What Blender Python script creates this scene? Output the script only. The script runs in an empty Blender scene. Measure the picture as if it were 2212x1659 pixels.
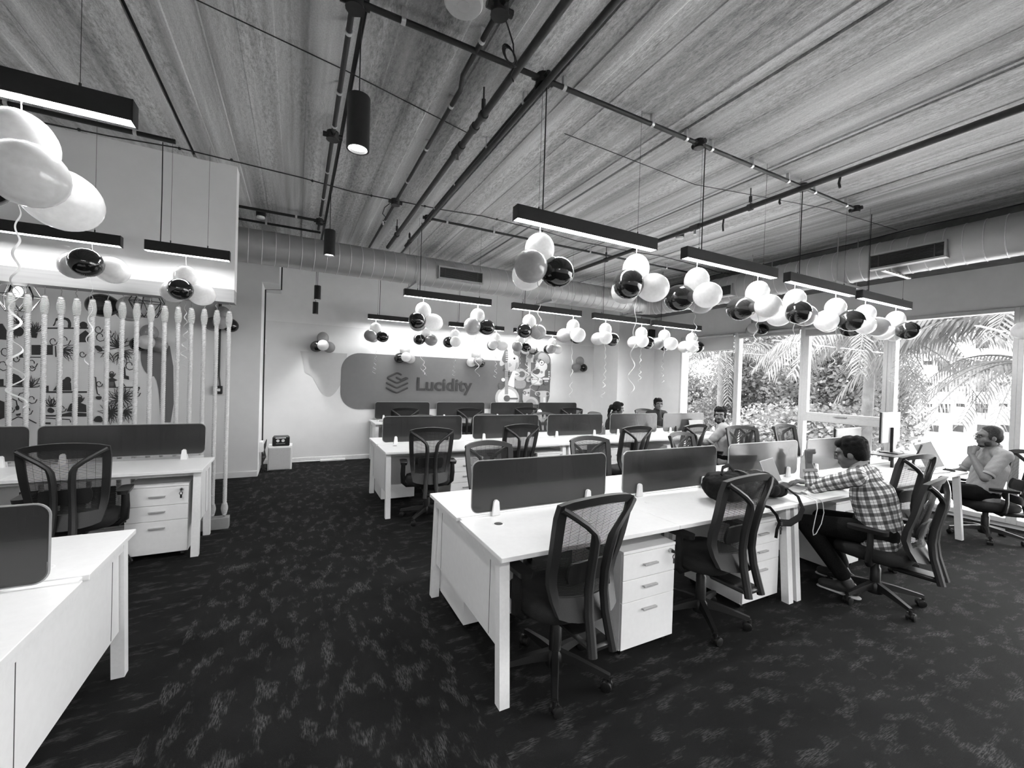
import bpy, math, random
from mathutils import Matrix, Vector
import numpy as np

random.seed(7)
S = bpy.context.scene
COL = S.collection
PI = math.pi

# ------------------------------------------------------------------ camera
CAM_F, CAM_PIT, CAM_YAW, CAM_ROLL, CAM_H = 906.486, math.radians(-0.5943), math.radians(27.2028), math.radians(1.8242), 1.6079
def make_camera():
    cd = bpy.data.cameras.new('camera'); co = bpy.data.objects.new('camera', cd); COL.objects.link(co)
    cd.sensor_width = 36.0; cd.sensor_fit = 'HORIZONTAL'; cd.lens = 36.0 * CAM_F / 2212.0
    cd.clip_start = 0.05; cd.clip_end = 500
    cp, sp, cy, sy = math.cos(CAM_PIT), math.sin(CAM_PIT), math.cos(CAM_YAW), math.sin(CAM_YAW)
    fw = Vector((sy * cp, cy * cp, sp)); r = Vector((cy, -sy, 0)); u = r.cross(fw)
    r2 = r * math.cos(CAM_ROLL) + u * math.sin(CAM_ROLL); u2 = u * math.cos(CAM_ROLL) - r * math.sin(CAM_ROLL)
    m = Matrix((r2, u2, -fw)).transposed().to_4x4(); m.translation = Vector((0, 0, CAM_H))
    co.matrix_world = m
    S.camera = co
make_camera()

# ------------------------------------------------------------------ world, sun, exposure
SKY, SUN, LED, EXPO = 5.8, 4.2, 14.0, 1.5
w = bpy.data.worlds.new('hazy_sky'); S.world = w; w.use_nodes = True
nt = w.node_tree; nt.nodes.clear()
bg = nt.nodes.new('ShaderNodeBackground'); wo = nt.nodes.new('ShaderNodeOutputWorld')
bg.inputs[0].default_value = (1, 1, 1, 1); bg.inputs[1].default_value = SKY
nt.links.new(bg.outputs[0], wo.inputs[0])
sl = bpy.data.lights.new('sun', 'SUN'); so = bpy.data.objects.new('sun', sl); COL.objects.link(so)
sl.energy = SUN; sl.angle = math.radians(2.0)
so.rotation_euler = Vector((0.62, 0.22, -0.75)).to_track_quat('-Z', 'Y').to_euler()
so.location = (0, 0, 30)
vs = S.view_settings
S.display_settings.display_device = 'sRGB'
vs.view_transform = 'Standard'; vs.look = 'None'; vs.exposure = EXPO; vs.gamma = 1.0; vs.use_curve_mapping = False
cy_ = S.cycles
cy_.use_denoising = True
cy_.max_bounces = 7; cy_.diffuse_bounces = 4; cy_.glossy_bounces = 3; cy_.transmission_bounces = 6; cy_.transparent_max_bounces = 16
cy_.sample_clamp_indirect = 6.0
cy_.caustics_reflective = False; cy_.caustics_refractive = False

# ------------------------------------------------------------------ mesh helpers
class MB:
    def __init__(s): s.v = []; s.f = []
    def add(s, vs, fs):
        o = len(s.v); s.v.extend(tuple(q) for q in vs); s.f.extend(tuple(i + o for i in f) for f in fs); return s
    def mark(s): return len(s.v)
    def xf(s, M, start=0):
        for i in range(start, len(s.v)): s.v[i] = tuple(M @ Vector(s.v[i]))
        return s
    def box(s, x0, x1, y0, y1, z0, z1, b=0.0):
        if x1 < x0: x0, x1 = x1, x0
        if y1 < y0: y0, y1 = y1, y0
        if z1 < z0: z0, z1 = z1, z0
        if b <= 0:
            return s.add([(x0,y0,z0),(x1,y0,z0),(x1,y1,z0),(x0,y1,z0),(x0,y0,z1),(x1,y0,z1),(x1,y1,z1),(x0,y1,z1)],
                         [(3,2,1,0),(4,5,6,7),(0,1,5,4),(1,2,6,5),(2,3,7,6),(3,0,4,7)])
        b = min(b, (x1-x0)*.49, (y1-y0)*.49, (z1-z0)*.49)
        V = []; I = {}
        c = ((x0,x1),(y0,y1),(z0,z1))
        for i in (0,1):
            for j in (0,1):
                for k in (0,1):
                    P = [c[0][i], c[1][j], c[2][k]]; d = [b if i==0 else -b, b if j==0 else -b, b if k==0 else -b]
                    for a in range(3):
                        q = [P[n] + (0 if n == a else d[n]) for n in range(3)]
                        I[(i,j,k,a)] = len(V); V.append(q)
        F = []
        for a in range(3):
            o1, o2 = (a+1) % 3, (a+2) % 3
            for side in (0,1):
                ks = []
                for (p_, q_) in ((0,0),(1,0),(1,1),(0,1)):
                    t = [0,0,0]; t[a] = side; t[o1] = p_; t[o2] = q_; ks.append(I[(t[0],t[1],t[2],a)])
                F.append(ks if side else ks[::-1])
            for p_ in (0,1):
                for q_ in (0,1):
                    t0 = [0,0,0]; t1 = [0,0,0]; t0[a] = 0; t1[a] = 1
                    for t in (t0,t1): t[o1] = p_; t[o2] = q_
                    f = [I[(*t0,o1)], I[(*t1,o1)], I[(*t1,o2)], I[(*t0,o2)]]
                    F.append(f if p_ != q_ else f[::-1])
        for i in (0,1):
            for j in (0,1):
                for k in (0,1):
                    f = [I[(i,j,k,0)], I[(i,j,k,1)], I[(i,j,k,2)]]
                    F.append(f if (i+j+k) % 2 else f[::-1])
        return s.add(V, F)
    def bar(s, p0, p1, w, h, up=(0,0,1), b=0.0, taper=1.0):
        p0 = Vector(p0); p1 = Vector(p1); d = p1 - p0; L = d.length; d.normalize()
        x = Vector(up).cross(d)
        if x.length < 1e-5: x = Vector((1,0,0)).cross(d)
        x.normalize(); z = d.cross(x)
        M = Matrix((x, d, z)).transposed().to_4x4(); M.translation = p0
        m = s.mark(); s.box(-w/2, w/2, 0, L, -h/2, h/2, b)
        if taper != 1.0:
            for i in range(m, len(s.v)):
                q = s.v[i]; t = 1 + (taper-1) * q[1] / L; s.v[i] = (q[0]*t, q[1], q[2]*t)
        return s.xf(M, m)
    def tube(s, path, r, n=8, caps=True, closed=False, flat=None):
        P = [Vector(p) for p in path]; m = len(P)
        rr = r if isinstance(r, list) else [r]*m
        T = []
        for i in range(m):
            a = P[i-1] if (i > 0 or closed) else P[i]; b = P[(i+1) % m] if (i < m-1 or closed) else P[i]
            t = (b - a); T.append(t.normalized() if t.length > 1e-9 else Vector((0,0,1)))
        u = T[0].orthogonal().normalized()
        if flat is not None:
            u = (Vector(flat) - T[0]*Vector(flat).dot(T[0])).normalized()
        V = []
        for i in range(m):
            u = (u - T[i]*u.dot(T[i]))
            u = u.normalized() if u.length > 1e-6 else T[i].orthogonal().normalized()
            w_ = T[i].cross(u)
            for k in range(n):
                a = 2*PI*k/n
                if isinstance(rr[i], tuple): V.append(P[i] + u*math.cos(a)*rr[i][0] + w_*math.sin(a)*rr[i][1])
                else: V.append(P[i] + (u*math.cos(a) + w_*math.sin(a))*rr[i])
        F = []
        for i in range(m if closed else m-1):
            j = (i+1) % m
            for k in range(n):
                F.append((i*n+k, i*n+(k+1) % n, j*n+(k+1) % n, j*n+k))
        if caps and not closed:
            F.append(tuple(range(n))[::-1]); F.append(tuple((m-1)*n+k for k in range(n)))
        return s.add(V, F)
    def lathe(s, prof, n=16, c=(0,0,0), axis='z', caps=True):
        V = []; F = []
        for (r, z) in prof:
            for k in range(n):
                a = 2*PI*k/n; x, y = r*math.cos(a), r*math.sin(a)
                q = (x, y, z) if axis == 'z' else ((z, x, y) if axis == 'x' else (y, z, x))
                V.append((q[0]+c[0], q[1]+c[1], q[2]+c[2]))
        m = len(prof)
        for i in range(m-1):
            for k in range(n): F.append((i*n+k, i*n+(k+1) % n, (i+1)*n+(k+1) % n, (i+1)*n+k))
        if caps: F.append(tuple(range(n))[::-1]); F.append(tuple((m-1)*n+k for k in range(n)))
        return s.add(V, F)
    def ball(s, c, r, nu=16, nv=10, M=None):
        r = r if hasattr(r, '__len__') else (r, r, r)
        V = [(0,0,-1)]; F = []
        for i in range(1, nv):
            ph = -PI/2 + PI*i/nv
            for k in range(nu): V.append((math.cos(ph)*math.cos(2*PI*k/nu), math.cos(ph)*math.sin(2*PI*k/nu), math.sin(ph)))
        V.append((0,0,1)); top = len(V)-1
        for k in range(nu): F.append((0, 1+(k+1) % nu, 1+k))
        for i in range(nv-2):
            for k in range(nu): F.append((1+i*nu+k, 1+i*nu+(k+1) % nu, 1+(i+1)*nu+(k+1) % nu, 1+(i+1)*nu+k))
        for k in range(nu): F.append((1+(nv-2)*nu+k, 1+(nv-2)*nu+(k+1) % nu, top))
        out = []
        for q in V:
            q = Vector((q[0]*r[0], q[1]*r[1], q[2]*r[2]))
            if M is not None: q = M @ q
            out.append((q[0]+c[0], q[1]+c[1], q[2]+c[2]))
        return s.add(out, F)
    def prism(s, poly, fn0, fn1):
        """poly 2D outline (counter-clockwise seen from fn1 side); fn0/fn1 map to the two faces"""
        n = len(poly)
        V = [fn0(*q) for q in poly] + [fn1(*q) for q in poly]
        F = [tuple(range(n))[::-1], tuple(range(n, 2*n))] + [(i, (i+1) % n, n+(i+1) % n, n+i) for i in range(n)]
        return s.add(V, F)
    def build(s, name, mat, parent=None, smooth=None, kind=None):
        me = bpy.data.meshes.new(name); me.from_pydata(s.v, [], s.f); me.update()
        if mat is not None: me.materials.append(mat)
        if smooth is not None:
            me.polygons.foreach_set('use_smooth', [True]*len(me.polygons))
            me.set_sharp_from_angle(angle=math.radians(smooth))
        o = bpy.data.objects.new(name, me); COL.objects.link(o)
        if parent is not None: o.parent = parent
        if kind: o['kind'] = kind
        return o

KIDS = {}
def children_of(o): return [c for c in COL.objects if c.parent == o]
def tag(o, label, cat, group=None):
    o['label'] = label; o['category'] = cat
    if group: o['group'] = group
    return o
def thing(name, label, cat, loc=(0,0,0), rz=0.0, group=None):
    o = bpy.data.objects.new(name, None); COL.objects.link(o); o.empty_display_size = 0.1
    o.location = loc; o.rotation_euler = (0, 0, rz)
    return tag(o, label, cat, group)
def struct(name, mb, mat, parent=None, smooth=None):
    o = mb.build(name, mat, parent, smooth)
    if parent is None: o['kind'] = 'structure'
    return o
def copy_tree(root, kids, loc, rz, label, group=None, scale=None):
    """kids: list of (object, parent) pairs in order; parents before children"""
    r = root.copy(); COL.objects.link(r); r.location = loc; r.rotation_euler = (0, 0, rz)
    if scale: r.scale = scale
    r['label'] = label
    if group: r['group'] = group
    mp = {root: r}
    for (o, par) in kids:
        c = o.copy(); COL.objects.link(c); c.parent = mp[par]; mp[o] = c
    return r
def rrect(x0, x1, z0, z1, r, n=5):
    out = []
    for (cx, cz, a0) in ((x1-r, z1-r, 0), (x0+r, z1-r, 90), (x0+r, z0+r, 180), (x1-r, z0+r, 270)):
        for k in range(n+1):
            a = math.radians(a0 + 90*k/n); out.append((cx + r*math.cos(a), cz + r*math.sin(a)))
    return out

# ------------------------------------------------------------------ materials
def g(v): return (v, v, v, 1.0)
def pm(name, c, rough=0.5, metal=0.0, var=0.06, scale=30.0, bump=0.0, spec=0.5, coat=0.0, stretch=None, **kw):
    m = bpy.data.materials.new(name); m.use_nodes = True; nt = m.node_tree; bs = nt.nodes['Principled BSDF']
    tc = nt.nodes.new('ShaderNodeTexCoord'); nz = nt.nodes.new('ShaderNodeTexNoise')
    nz.inputs['Scale'].default_value = scale; nz.inputs['Detail'].default_value = 4
    src = tc.outputs['Object']
    if stretch:
        mp = nt.nodes.new('ShaderNodeMapping'); mp.inputs['Scale'].default_value = stretch
        nt.links.new(src, mp.inputs[0]); src = mp.outputs[0]
    nt.links.new(src, nz.inputs['Vector'])
    mr = nt.nodes.new('ShaderNodeMapRange'); mr.inputs['From Min'].default_value = 0.3; mr.inputs['From Max'].default_value = 0.7
    mr.inputs['To Min'].default_value = c*(1-var); mr.inputs['To Max'].default_value = c*(1+var)
    nt.links.new(nz.outputs['Fac'], mr.inputs['Value']); nt.links.new(mr.outputs[0], bs.inputs['Base Color'])
    bs.inputs['Roughness'].default_value = rough; bs.inputs['Metallic'].default_value = metal
    bs.inputs['Specular IOR Level'].default_value = spec
    if coat: bs.inputs['Coat Weight'].default_value = coat; bs.inputs['Coat Roughness'].default_value = 0.05
    if bump:
        bp = nt.nodes.new('ShaderNodeBump'); bp.inputs['Strength'].default_value = bump; bp.inputs['Distance'].default_value = 0.01
        nt.links.new(nz.outputs['Fac'], bp.inputs['Height']); nt.links.new(bp.outputs[0], bs.inputs['Normal'])
    return m
M = {}
M['white'] = pm('white_laminate', 0.80, 0.38, var=0.02)
M['white_metal'] = pm('white_powder_coat', 0.80, 0.45, var=0.03, scale=60)
M['edge'] = pm('grey_edge_band', 0.45, 0.5)
M['grey_top'] = pm('grey_laminate', 0.62, 0.5, var=0.03)  # one even grey, used on the outlet face
M['black'] = pm('black_plastic', 0.009, 0.42, var=0.25, scale=120)
M['black_soft'] = pm('black_fabric', 0.008, 0.85, var=0.3, scale=300, bump=0.25)
M['black_frame'] = pm('charcoal_plastic', 0.017, 0.5, var=0.25, scale=250)
M['mesh'] = pm('black_mesh_thread', 0.007, 0.7)
M['chrome'] = pm('brushed_chrome', 0.55, 0.28, metal=1.0, var=0.1)
M['steel'] = pm('galvanised_steel', 0.42, 0.42, metal=0.4, var=0.07, scale=5)
M['steel_light'] = pm('zinc_clip', 0.7, 0.35, metal=0.8)
M['pipe'] = pm('black_conduit', 0.010, 0.45, var=0.3)
M['spr_pipe'] = pm('painted_sprinkler_pipe', 0.035, 0.5, var=0.25)
M['lamp_black'] = pm('black_aluminium', 0.014, 0.38, var=0.2, scale=40)
M['wall'] = pm('matt_wall_paint', 0.70, 0.9, var=0.02, scale=6)
M['wall_white'] = pm('white_wall_paint', 0.82, 0.9, var=0.02, scale=6)
M['wall_grey'] = pm('grey_wall_paint', 0.80, 0.9, var=0.03, scale=6)
M['band'] = pm('mid_grey_paint', 0.16, 0.9, var=0.03, scale=12)
M['pale'] = pm('pale_grey_paint', 0.50, 0.9, var=0.02, scale=12)
M['ink'] = pm('dark_grey_paint', 0.045, 0.8, var=0.1)
M['ink2'] = pm('slate_paint', 0.13, 0.85, var=0.08)
M['ink3'] = pm('stone_grey_paint', 0.33, 0.85, var=0.05)
M['ink4'] = pm('chalk_paint', 0.78, 0.85, var=0.03)
M['ink5'] = pm('light_grey_paint', 0.52, 0.85, var=0.03)
M['rope'] = pm('cotton_rope', 0.56, 0.9, var=0.12, scale=140, bump=0.3)
M['concrete_beam'] = pm('dark_concrete', 0.13, 0.9, var=0.25, scale=7, bump=0.3)
M['rail'] = pm('grey_painted_timber', 0.25, 0.7, var=0.12, scale=14)
M['skirting'] = pm('white_skirting', 0.72, 0.6)
M['blind'] = pm('roller_blind_fabric', 0.45, 0.9, var=0.04, scale=160)
M['alu'] = pm('window_aluminium', 0.62, 0.4, var=0.04)
M['seam'] = pm('rolled_duct_seam', 0.62, 0.45, metal=0.2)
M['handle'] = pm('satin_handle', 0.42, 0.5, metal=0.2)
M['wire'] = pm('thin_black_cable', 0.02, 0.5)
M['ribbon'] = pm('silver_ribbon', 0.75, 0.35, var=0.05)

def emit(name, c, strength):
    m = bpy.data.materials.new(name); m.use_nodes = True; nt = m.node_tree; nt.nodes.clear()
    e = nt.nodes.new('ShaderNodeEmission'); e.inputs[0].default_value = g(c); e.inputs[1].default_value = strength
    o = nt.nodes.new('ShaderNodeOutputMaterial'); nt.links.new(e.outputs[0], o.inputs[0]); return m
M['led'] = emit('led_diffuser_glow', 1.0, 5.0)
M['spot'] = emit('spot_lens_glow', 1.0, 6.0)
M['bulb'] = emit('filament_bulb_glow', 1.0, 5.0)

def balloon_mat(name, c, trans, rough=0.16):
    m = pm(name, c, rough, var=0.10, scale=5, coat=0.35)
    nt = m.node_tree; bs = nt.nodes['Principled BSDF']; out = nt.nodes['Material Output']
    if trans > 0:
        tl = nt.nodes.new('ShaderNodeBsdfTranslucent'); tl.inputs[0].default_value = g(min(1, c*1.25))
        mx = nt.nodes.new('ShaderNodeMixShader'); mx.inputs[0].default_value = trans
        nt.links.new(bs.outputs[0], mx.inputs[1]); nt.links.new(tl.outputs[0], mx.inputs[2]); nt.links.new(mx.outputs[0], out.inputs[0])
    return m
M['b_white'] = balloon_mat('white_latex', 0.74, 0.5)
M['b_grey'] = balloon_mat('pearl_grey_latex', 0.36, 0.35)
M['b_pale'] = balloon_mat('pale_pearl_latex', 0.56, 0.40)
M['b_black'] = balloon_mat('black_latex', 0.012, 0.0, 0.10)

def acrylic(name, c, tr):
    m = pm(name, c, 0.16, var=0.06, scale=4)
    nt = m.node_tree; bs = nt.nodes['Principled BSDF']; out = nt.nodes['Material Output']
    t = nt.nodes.new('ShaderNodeBsdfTransparent'); t.inputs[0].default_value = g(0.55)
    mx = nt.nodes.new('ShaderNodeMixShader'); mx.inputs[0].default_value = tr
    nt.links.new(bs.outputs[0], mx.inputs[1]); nt.links.new(t.outputs[0], mx.inputs[2]); nt.links.new(mx.outputs[0], out.inputs[0])
    return m
M['screen'] = acrylic('smoked_acrylic', 0.038, 0.20)
M['acry_edge'] = pm('acrylic_edge', 0.30, 0.3)

def glass_pane():
    m = bpy.data.materials.new('window_glass'); m.use_nodes = True; nt = m.node_tree; nt.nodes.clear()
    t = nt.nodes.new('ShaderNodeBsdfTransparent'); t.inputs[0].default_value = g(0.93)
    gl = nt.nodes.new('ShaderNodeBsdfGlossy'); gl.inputs['Roughness'].default_value = 0.02; gl.inputs[0].default_value = g(0.9)
    fr = nt.nodes.new('ShaderNodeFresnel'); fr.inputs[0].default_value = 1.3
    mx = nt.nodes.new('ShaderNodeMixShader'); o = nt.nodes.new('ShaderNodeOutputMaterial')
    nt.links.new(fr.outputs[0], mx.inputs[0]); nt.links.new(t.outputs[0], mx.inputs[1]); nt.links.new(gl.outputs[0], mx.inputs[2]); nt.links.new(mx.outputs[0], o.inputs[0])
    return m
M['glass'] = glass_pane()

def node(nt, t, **kw):
    n = nt.nodes.new(t)
    for k, v in kw.items(): setattr(n, k, v)
    return n
def carpet():
    m = bpy.data.materials.new('woven_carpet'); m.use_nodes = True; nt = m.node_tree; bs = nt.nodes['Principled BSDF']; L = nt.links.new
    tc = node(nt, 'ShaderNodeTexCoord')
    def noise(sc, st, det=3, rough=0.55, off=0.0):
        mp = node(nt, 'ShaderNodeMapping'); mp.inputs['Scale'].default_value = st; mp.inputs['Location'].default_value = (off, off*1.7, 0)
        nz = node(nt, 'ShaderNodeTexNoise'); nz.inputs['Scale'].default_value = sc; nz.inputs['Detail'].default_value = det; nz.inputs['Roughness'].default_value = rough
        L(tc.outputs['Object'], mp.inputs[0]); L(mp.outputs[0], nz.inputs['Vector']); return nz.outputs['Fac']
    def rng(src, a, b, c=0.0, d=1.0):
        r = node(nt, 'ShaderNodeMapRange'); r.inputs['From Min'].default_value = a; r.inputs['From Max'].default_value = b
        r.inputs['To Min'].default_value = c; r.inputs['To Max'].default_value = d; L(src, r.inputs['Value']); return r.outputs[0]
    def mul(a, b, op='MULTIPLY'):
        x = node(nt, 'ShaderNodeMath', operation=op)
        for i, q in enumerate((a, b)):
            if isinstance(q, float): x.inputs[i].default_value = q
            else: L(q, x.inputs[i])
        return x.outputs[0]
    patch = rng(noise(9.0, (1.35, 0.62, 1), 3, 0.6), 0.52, 0.64)
    patch2 = rng(noise(9.0, (0.62, 1.35, 1), 3, 0.6, 3.1), 0.52, 0.64)
    sxx = node(nt, 'ShaderNodeSeparateXYZ'); L(tc.outputs['Object'], sxx.inputs[0])
    aisle = mul(mul(sxx.outputs['X'], -0.56, 'GREATER_THAN'), mul(sxx.outputs['X'], 0.84, 'LESS_THAN'))
    away = mul(1.0, aisle, 'SUBTRACT')
    thread = rng(noise(60, (3.6, 0.40, 1), 3, 0.7), 0.44, 0.58)
    threadx = rng(noise(60, (0.4, 3.6, 1), 3, 0.7, 5.0), 0.44, 0.58)
    fine = rng(noise(420, (1, 1, 1), 2), 0.3, 0.7, 0.55, 1.35)
    low = rng(noise(3.0, (1, 1, 1), 2), 0.3, 0.7, 0.7, 1.25)
    a = mul(mul(mul(patch, thread), 0.060), aisle)
    b = mul(mul(mul(patch2, threadx), 0.052), away)
    base = mul(mul(a, b, 'ADD'), 0.0088, 'ADD')
    col = mul(mul(base, fine), low)
    L(col, bs.inputs['Base Color']); bs.inputs['Roughness'].default_value = 0.95; bs.inputs['Specular IOR Level'].default_value = 0.15
    bp = node(nt, 'ShaderNodeBump'); bp.inputs['Strength'].default_value = 0.5; bp.inputs['Distance'].default_value = 0.004
    L(fine, bp.inputs['Height']); L(bp.outputs[0], bs.inputs['Normal'])
    return m
M['carpet'] = carpet()
def concrete():
    m = bpy.data.materials.new('board_marked_concrete'); m.use_nodes = True; nt = m.node_tree; bs = nt.nodes['Principled BSDF']; L = nt.links.new
    tc = node(nt, 'ShaderNodeTexCoord')
    def noise(sc, st, det=4, rough=0.6):
        mp = node(nt, 'ShaderNodeMapping'); mp.inputs['Scale'].default_value = st
        nz = node(nt, 'ShaderNodeTexNoise'); nz.inputs['Scale'].default_value = sc; nz.inputs['Detail'].default_value = det; nz.inputs['Roughness'].default_value = rough
        L(tc.outputs['Object'], mp.inputs[0]); L(mp.outputs[0], nz.inputs['Vector']); return nz.outputs['Fac']
    def rng(src, a, b, c, d):
        r = node(nt, 'ShaderNodeMapRange'); r.inputs['From Min'].default_value = a; r.inputs['From Max'].default_value = b
        r.inputs['To Min'].default_value = c; r.inputs['To Max'].default_value = d; L(src, r.inputs['Value']); return r.outputs[0]
    def mul(a, b):
        x = node(nt, 'ShaderNodeMath', operation='MULTIPLY'); L(a, x.inputs[0]); L(b, x.inputs[1]); return x.outputs[0]
    band = rng(noise(5.5, (1, 0.035, 1), 3, 0.65), 0.33, 0.67, 0.55, 1.38)
    stain = noise(26, (2.0, 0.6, 1), 8, 0.8); st = rng(stain, 0.38, 0.56, 0.55, 1.06)
    where = rng(noise(3.2, (1.6, 0.14, 1), 2, 0.5), 0.42, 0.60, 0.0, 1.0)
    mxn = node(nt, 'ShaderNodeMix'); mxn.data_type = 'FLOAT'; mxn.inputs[3].default_value = 1.0
    L(where, mxn.inputs[0]); L(st, mxn.inputs[2]); mxn.inputs[2].default_value = 1
    grain = rng(noise(110, (1, 0.8, 1), 3, 0.7), 0.3, 0.7, 0.86, 1.14)
    col = mul(mul(band, mxn.outputs[0]), grain)
    x = node(nt, 'ShaderNodeMath', operation='MULTIPLY'); L(col, x.inputs[0]); x.inputs[1].default_value = 0.62
    L(x.outputs[0], bs.inputs['Base Color']); bs.inputs['Roughness'].default_value = 0.92; bs.inputs['Specular IOR Level'].default_value = 0.2
    bp = node(nt, 'ShaderNodeBump'); bp.inputs['Strength'].default_value = 0.55; bp.inputs['Distance'].default_value = 0.02
    L(stain, bp.inputs['Height']); L(bp.outputs[0], bs.inputs['Normal'])
    return m
M['concrete'] = concrete()
# ================================================================== THE ROOM
ZC = 3.65            # ceiling
YB, XR = 8.45, 7.75  # lettered back wall, window wall
XL, YF = -6.0, -4.5
struct('floor', MB().box(XL-.2, XR+.25, YF-.2, YB+.2, -0.25, 0.0), M['carpet'])

# ceiling: a slab with board-marked panels, dark open joints between them
ceil = struct('ceiling', MB().box(XL-.2, XR+.25, YF-.2, YB+.2, ZC+0.03, ZC+0.30), M['pipe'])
def ceiling_panel(x0, x1, seed):
    rnd = random.Random(seed); mb = MB()
    xs = [x0 + .012]
    while xs[-1] < x1 - .25: xs.append(xs[-1] + rnd.uniform(.13, .2))
    xs.append(x1 - .012)
    prof = []
    for i in range(len(xs)-1):
        z = ZC + rnd.uniform(-.006, .006)
        prof += [(xs[i] + .004, z), (xs[i+1] - .004, z)]
    n = len(prof); top = ZC + .035
    V = []
    for y in (YF, YB):
        V += [(x, y, z) for x, z in prof] + [(prof[-1][0], y, top), (prof[0][0], y, top)]
    k = n + 2
    F = [(i, i+k, (i+1) % k + k, (i+1) % k) for i in range(k)] + [tuple(range(k)), tuple(range(k, 2*k))[::-1]]
    mb.add(V, F)
    return mb.build('ceiling_panel', M['concrete'], ceil)
xp = -0.915
edges = [xp + 1.208*i for i in range(-5, 8)]
edges = [e for e in edges if XL < e < XR]
edges = [XL] + edges + [XR]
for i in range(len(edges)-1):
    if edges[i+1] - edges[i] > .3: ceiling_panel(edges[i], edges[i+1], i)

# walls
wb = struct('wall_back', MB().box(-0.5, XR+.25, YB, YB+.2, 0, ZC+.03), M['wall_white'])
MB().box(-0.5, 6.62, YB-.004, YB+.01, 0.07, 2.50).build('painted_field', M['wall'], wb)
# blob of pale paint that runs down beside the band
blob = [(-.28, 2.3), (-.25, 2.1), (.2, 2.0)]
pts = []
for k in range(25):
    t = k/24; pts.append((.17 + .26*math.cos(PI + PI*t) + .32, 1.62 - .42*math.sin(PI*t)))
poly = [(.05, 2.0)] + [(.05 + .02*k, 1.98 - .05*k - .01*k*k) for k in range(1, 5)] + [(.26 + .5*(k/16), 1.55 - .37*math.sin(PI*(k/16)*.92)) for k in range(17)] + [(.80, 1.7), (.84, 2.0)]
MB().prism(poly[::-1], lambda x, z: (x, YB-.004, z), lambda x, z: (x, YB-.009, z)).build('painted_blob', M['pale'], wb)
MB().prism(rrect(.74, 5.35, .95, 2.02, .33, 10), lambda x, z: (x, YB-.005, z), lambda x, z: (x, YB-.012, z)).build('painted_band', M['band'], wb)
struct('baseboard_back', MB().box(-.5, 6.62, YB-.018, YB, 0, .08, .004), M['skirting'])

# wall that carries the line-drawing mural, with its bright return
wl = struct('wall_left', MB().box(XL, -0.5, 7.48, YB+.2, 0, ZC+.03), M['wall'])
struct('wall_return', MB().box(-.515, -.5+.004, 7.49, YB, 0, 2.98), M['wall_white'])
struct('wall_soffit', MB().box(-.5, -.27, 7.48, YB, 2.98, ZC+.03), M['wall'])
struct('baseboard_left', MB().box(XL, -.5, 7.462, 7.48, 0, .09, .004), M['wall'])
# corner pier between the lettered wall and the windows
struct('wall_pier', MB().box(6.62, XR+.25, 7.54, YB, 0, ZC+.03), M['wall_white'])
struct('wall_front', MB().box(XL-.2, XR+.25, YF-.2, YF, 0, ZC+.03), M['wall'])
struct('wall_side', MB().box(XL-.2, XL, YF, YB+.2, 0, ZC+.03), M['wall'])

# window wall: header, solid strip next to the pier, plinth; windows hang in the openings
YW = [6.73, 5.36, 4.14, 2.93, 1.72, 0.5, -0.72, -1.94, -3.16, -4.38]      # mullion lines
wr = MB(); wr.box(XR, XR+.25, YF, 7.54, 2.68, ZC+.03); wr.box(XR, XR+.25, 6.73, 7.54, 0, 2.68); wr.box(XR, XR+.25, YF, YW[-1], 0, 2.68)
wr.box(XR, XR+.25, YW[-1], 6.73, -.05, .05)
struct('wall_right', wr, M['wall_grey'])
struct('trim_1', MB().box(6.84, XR, YF, 7.54, 3.22, ZC+.02), M['concrete_beam'])
for i in range(len(YW)-1):
    y1, y0 = YW[i], YW[i+1]
    fr = MB(); t = .045
    fr.box(XR-.03, XR+.09, y0, y0+t, .05, 2.68, .004); fr.box(XR-.03, XR+.09, y1-t, y1, .05, 2.68, .004)
    fr.box(XR-.03, XR+.09, y0+t, y1-t, .05, .05+.06, .004); fr.box(XR-.03, XR+.09, y0+t, y1-t, 2.68-.05, 2.68, .004)
    wn = struct('window_%d' % (i+1), fr, M['alu'])
    if i == 2:
        MB().box(XR-.045, XR+.07, y0+t, y1-t, 1.07, 1.17, .006).build('transom', M['alu'], wn)
        MB().box(XR-.075, XR-.045, (y0+y1)/2-.09, (y0+y1)/2+.09, 1.17, 1.19, .004).build('window_handle', M['steel_light'], wn)
        sash = MB()
        for (a, b_, c, d) in ((y0+t, y0+t+.05, 1.17, 2.63), (y1-t-.05, y1-t, 1.17, 2.63)): sash.box(XR-.04, XR+.05, a, b_, c, d, .004)
        sash.box(XR-.04, XR+.05, y0+t+.05, y1-t-.05, 1.17, 1.22, .004); sash.box(XR-.04, XR+.05, y0+t+.05, y1-t-.05, 2.58, 2.63, .004)
        sash.build('sash', M['alu'], wn)
    MB().box(XR+.025, XR+.031, y0+t, y1-t, .1, 2.64).build('pane', M['glass'], wn)
# roller blinds: lowered a little over three windows
for i, (zb, lab) in enumerate(((2.33, 'grey roller blind lowered furthest, over the window next to the white pier'),
                               (2.55, 'grey roller blind barely lowered over the fixed window between two others'),
                               (2.50, 'grey roller blind lowered a little over the window with the cross rail'))):
    y1, y0 = YW[i], YW[i+1]
    t = thing('roller_blind', lab, 'blind', (XR-.06, (y0+y1)/2, zb), 0, 'roller blinds over the windows')
    h = (y1-y0)/2 - .05
    MB().box(-.004, .004, -h, h, .02, 2.66-zb).build('blind_fabric', M['blind'], t)
    MB().box(-.012, .012, -h, h, 0, .02, .004).build('bottom_bar', M['alu'], t)
    MB().tube([(0, -h, 2.64-zb), (0, h, 2.64-zb)], .025, 10).build('roller', M['alu'], t, 40)

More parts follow.
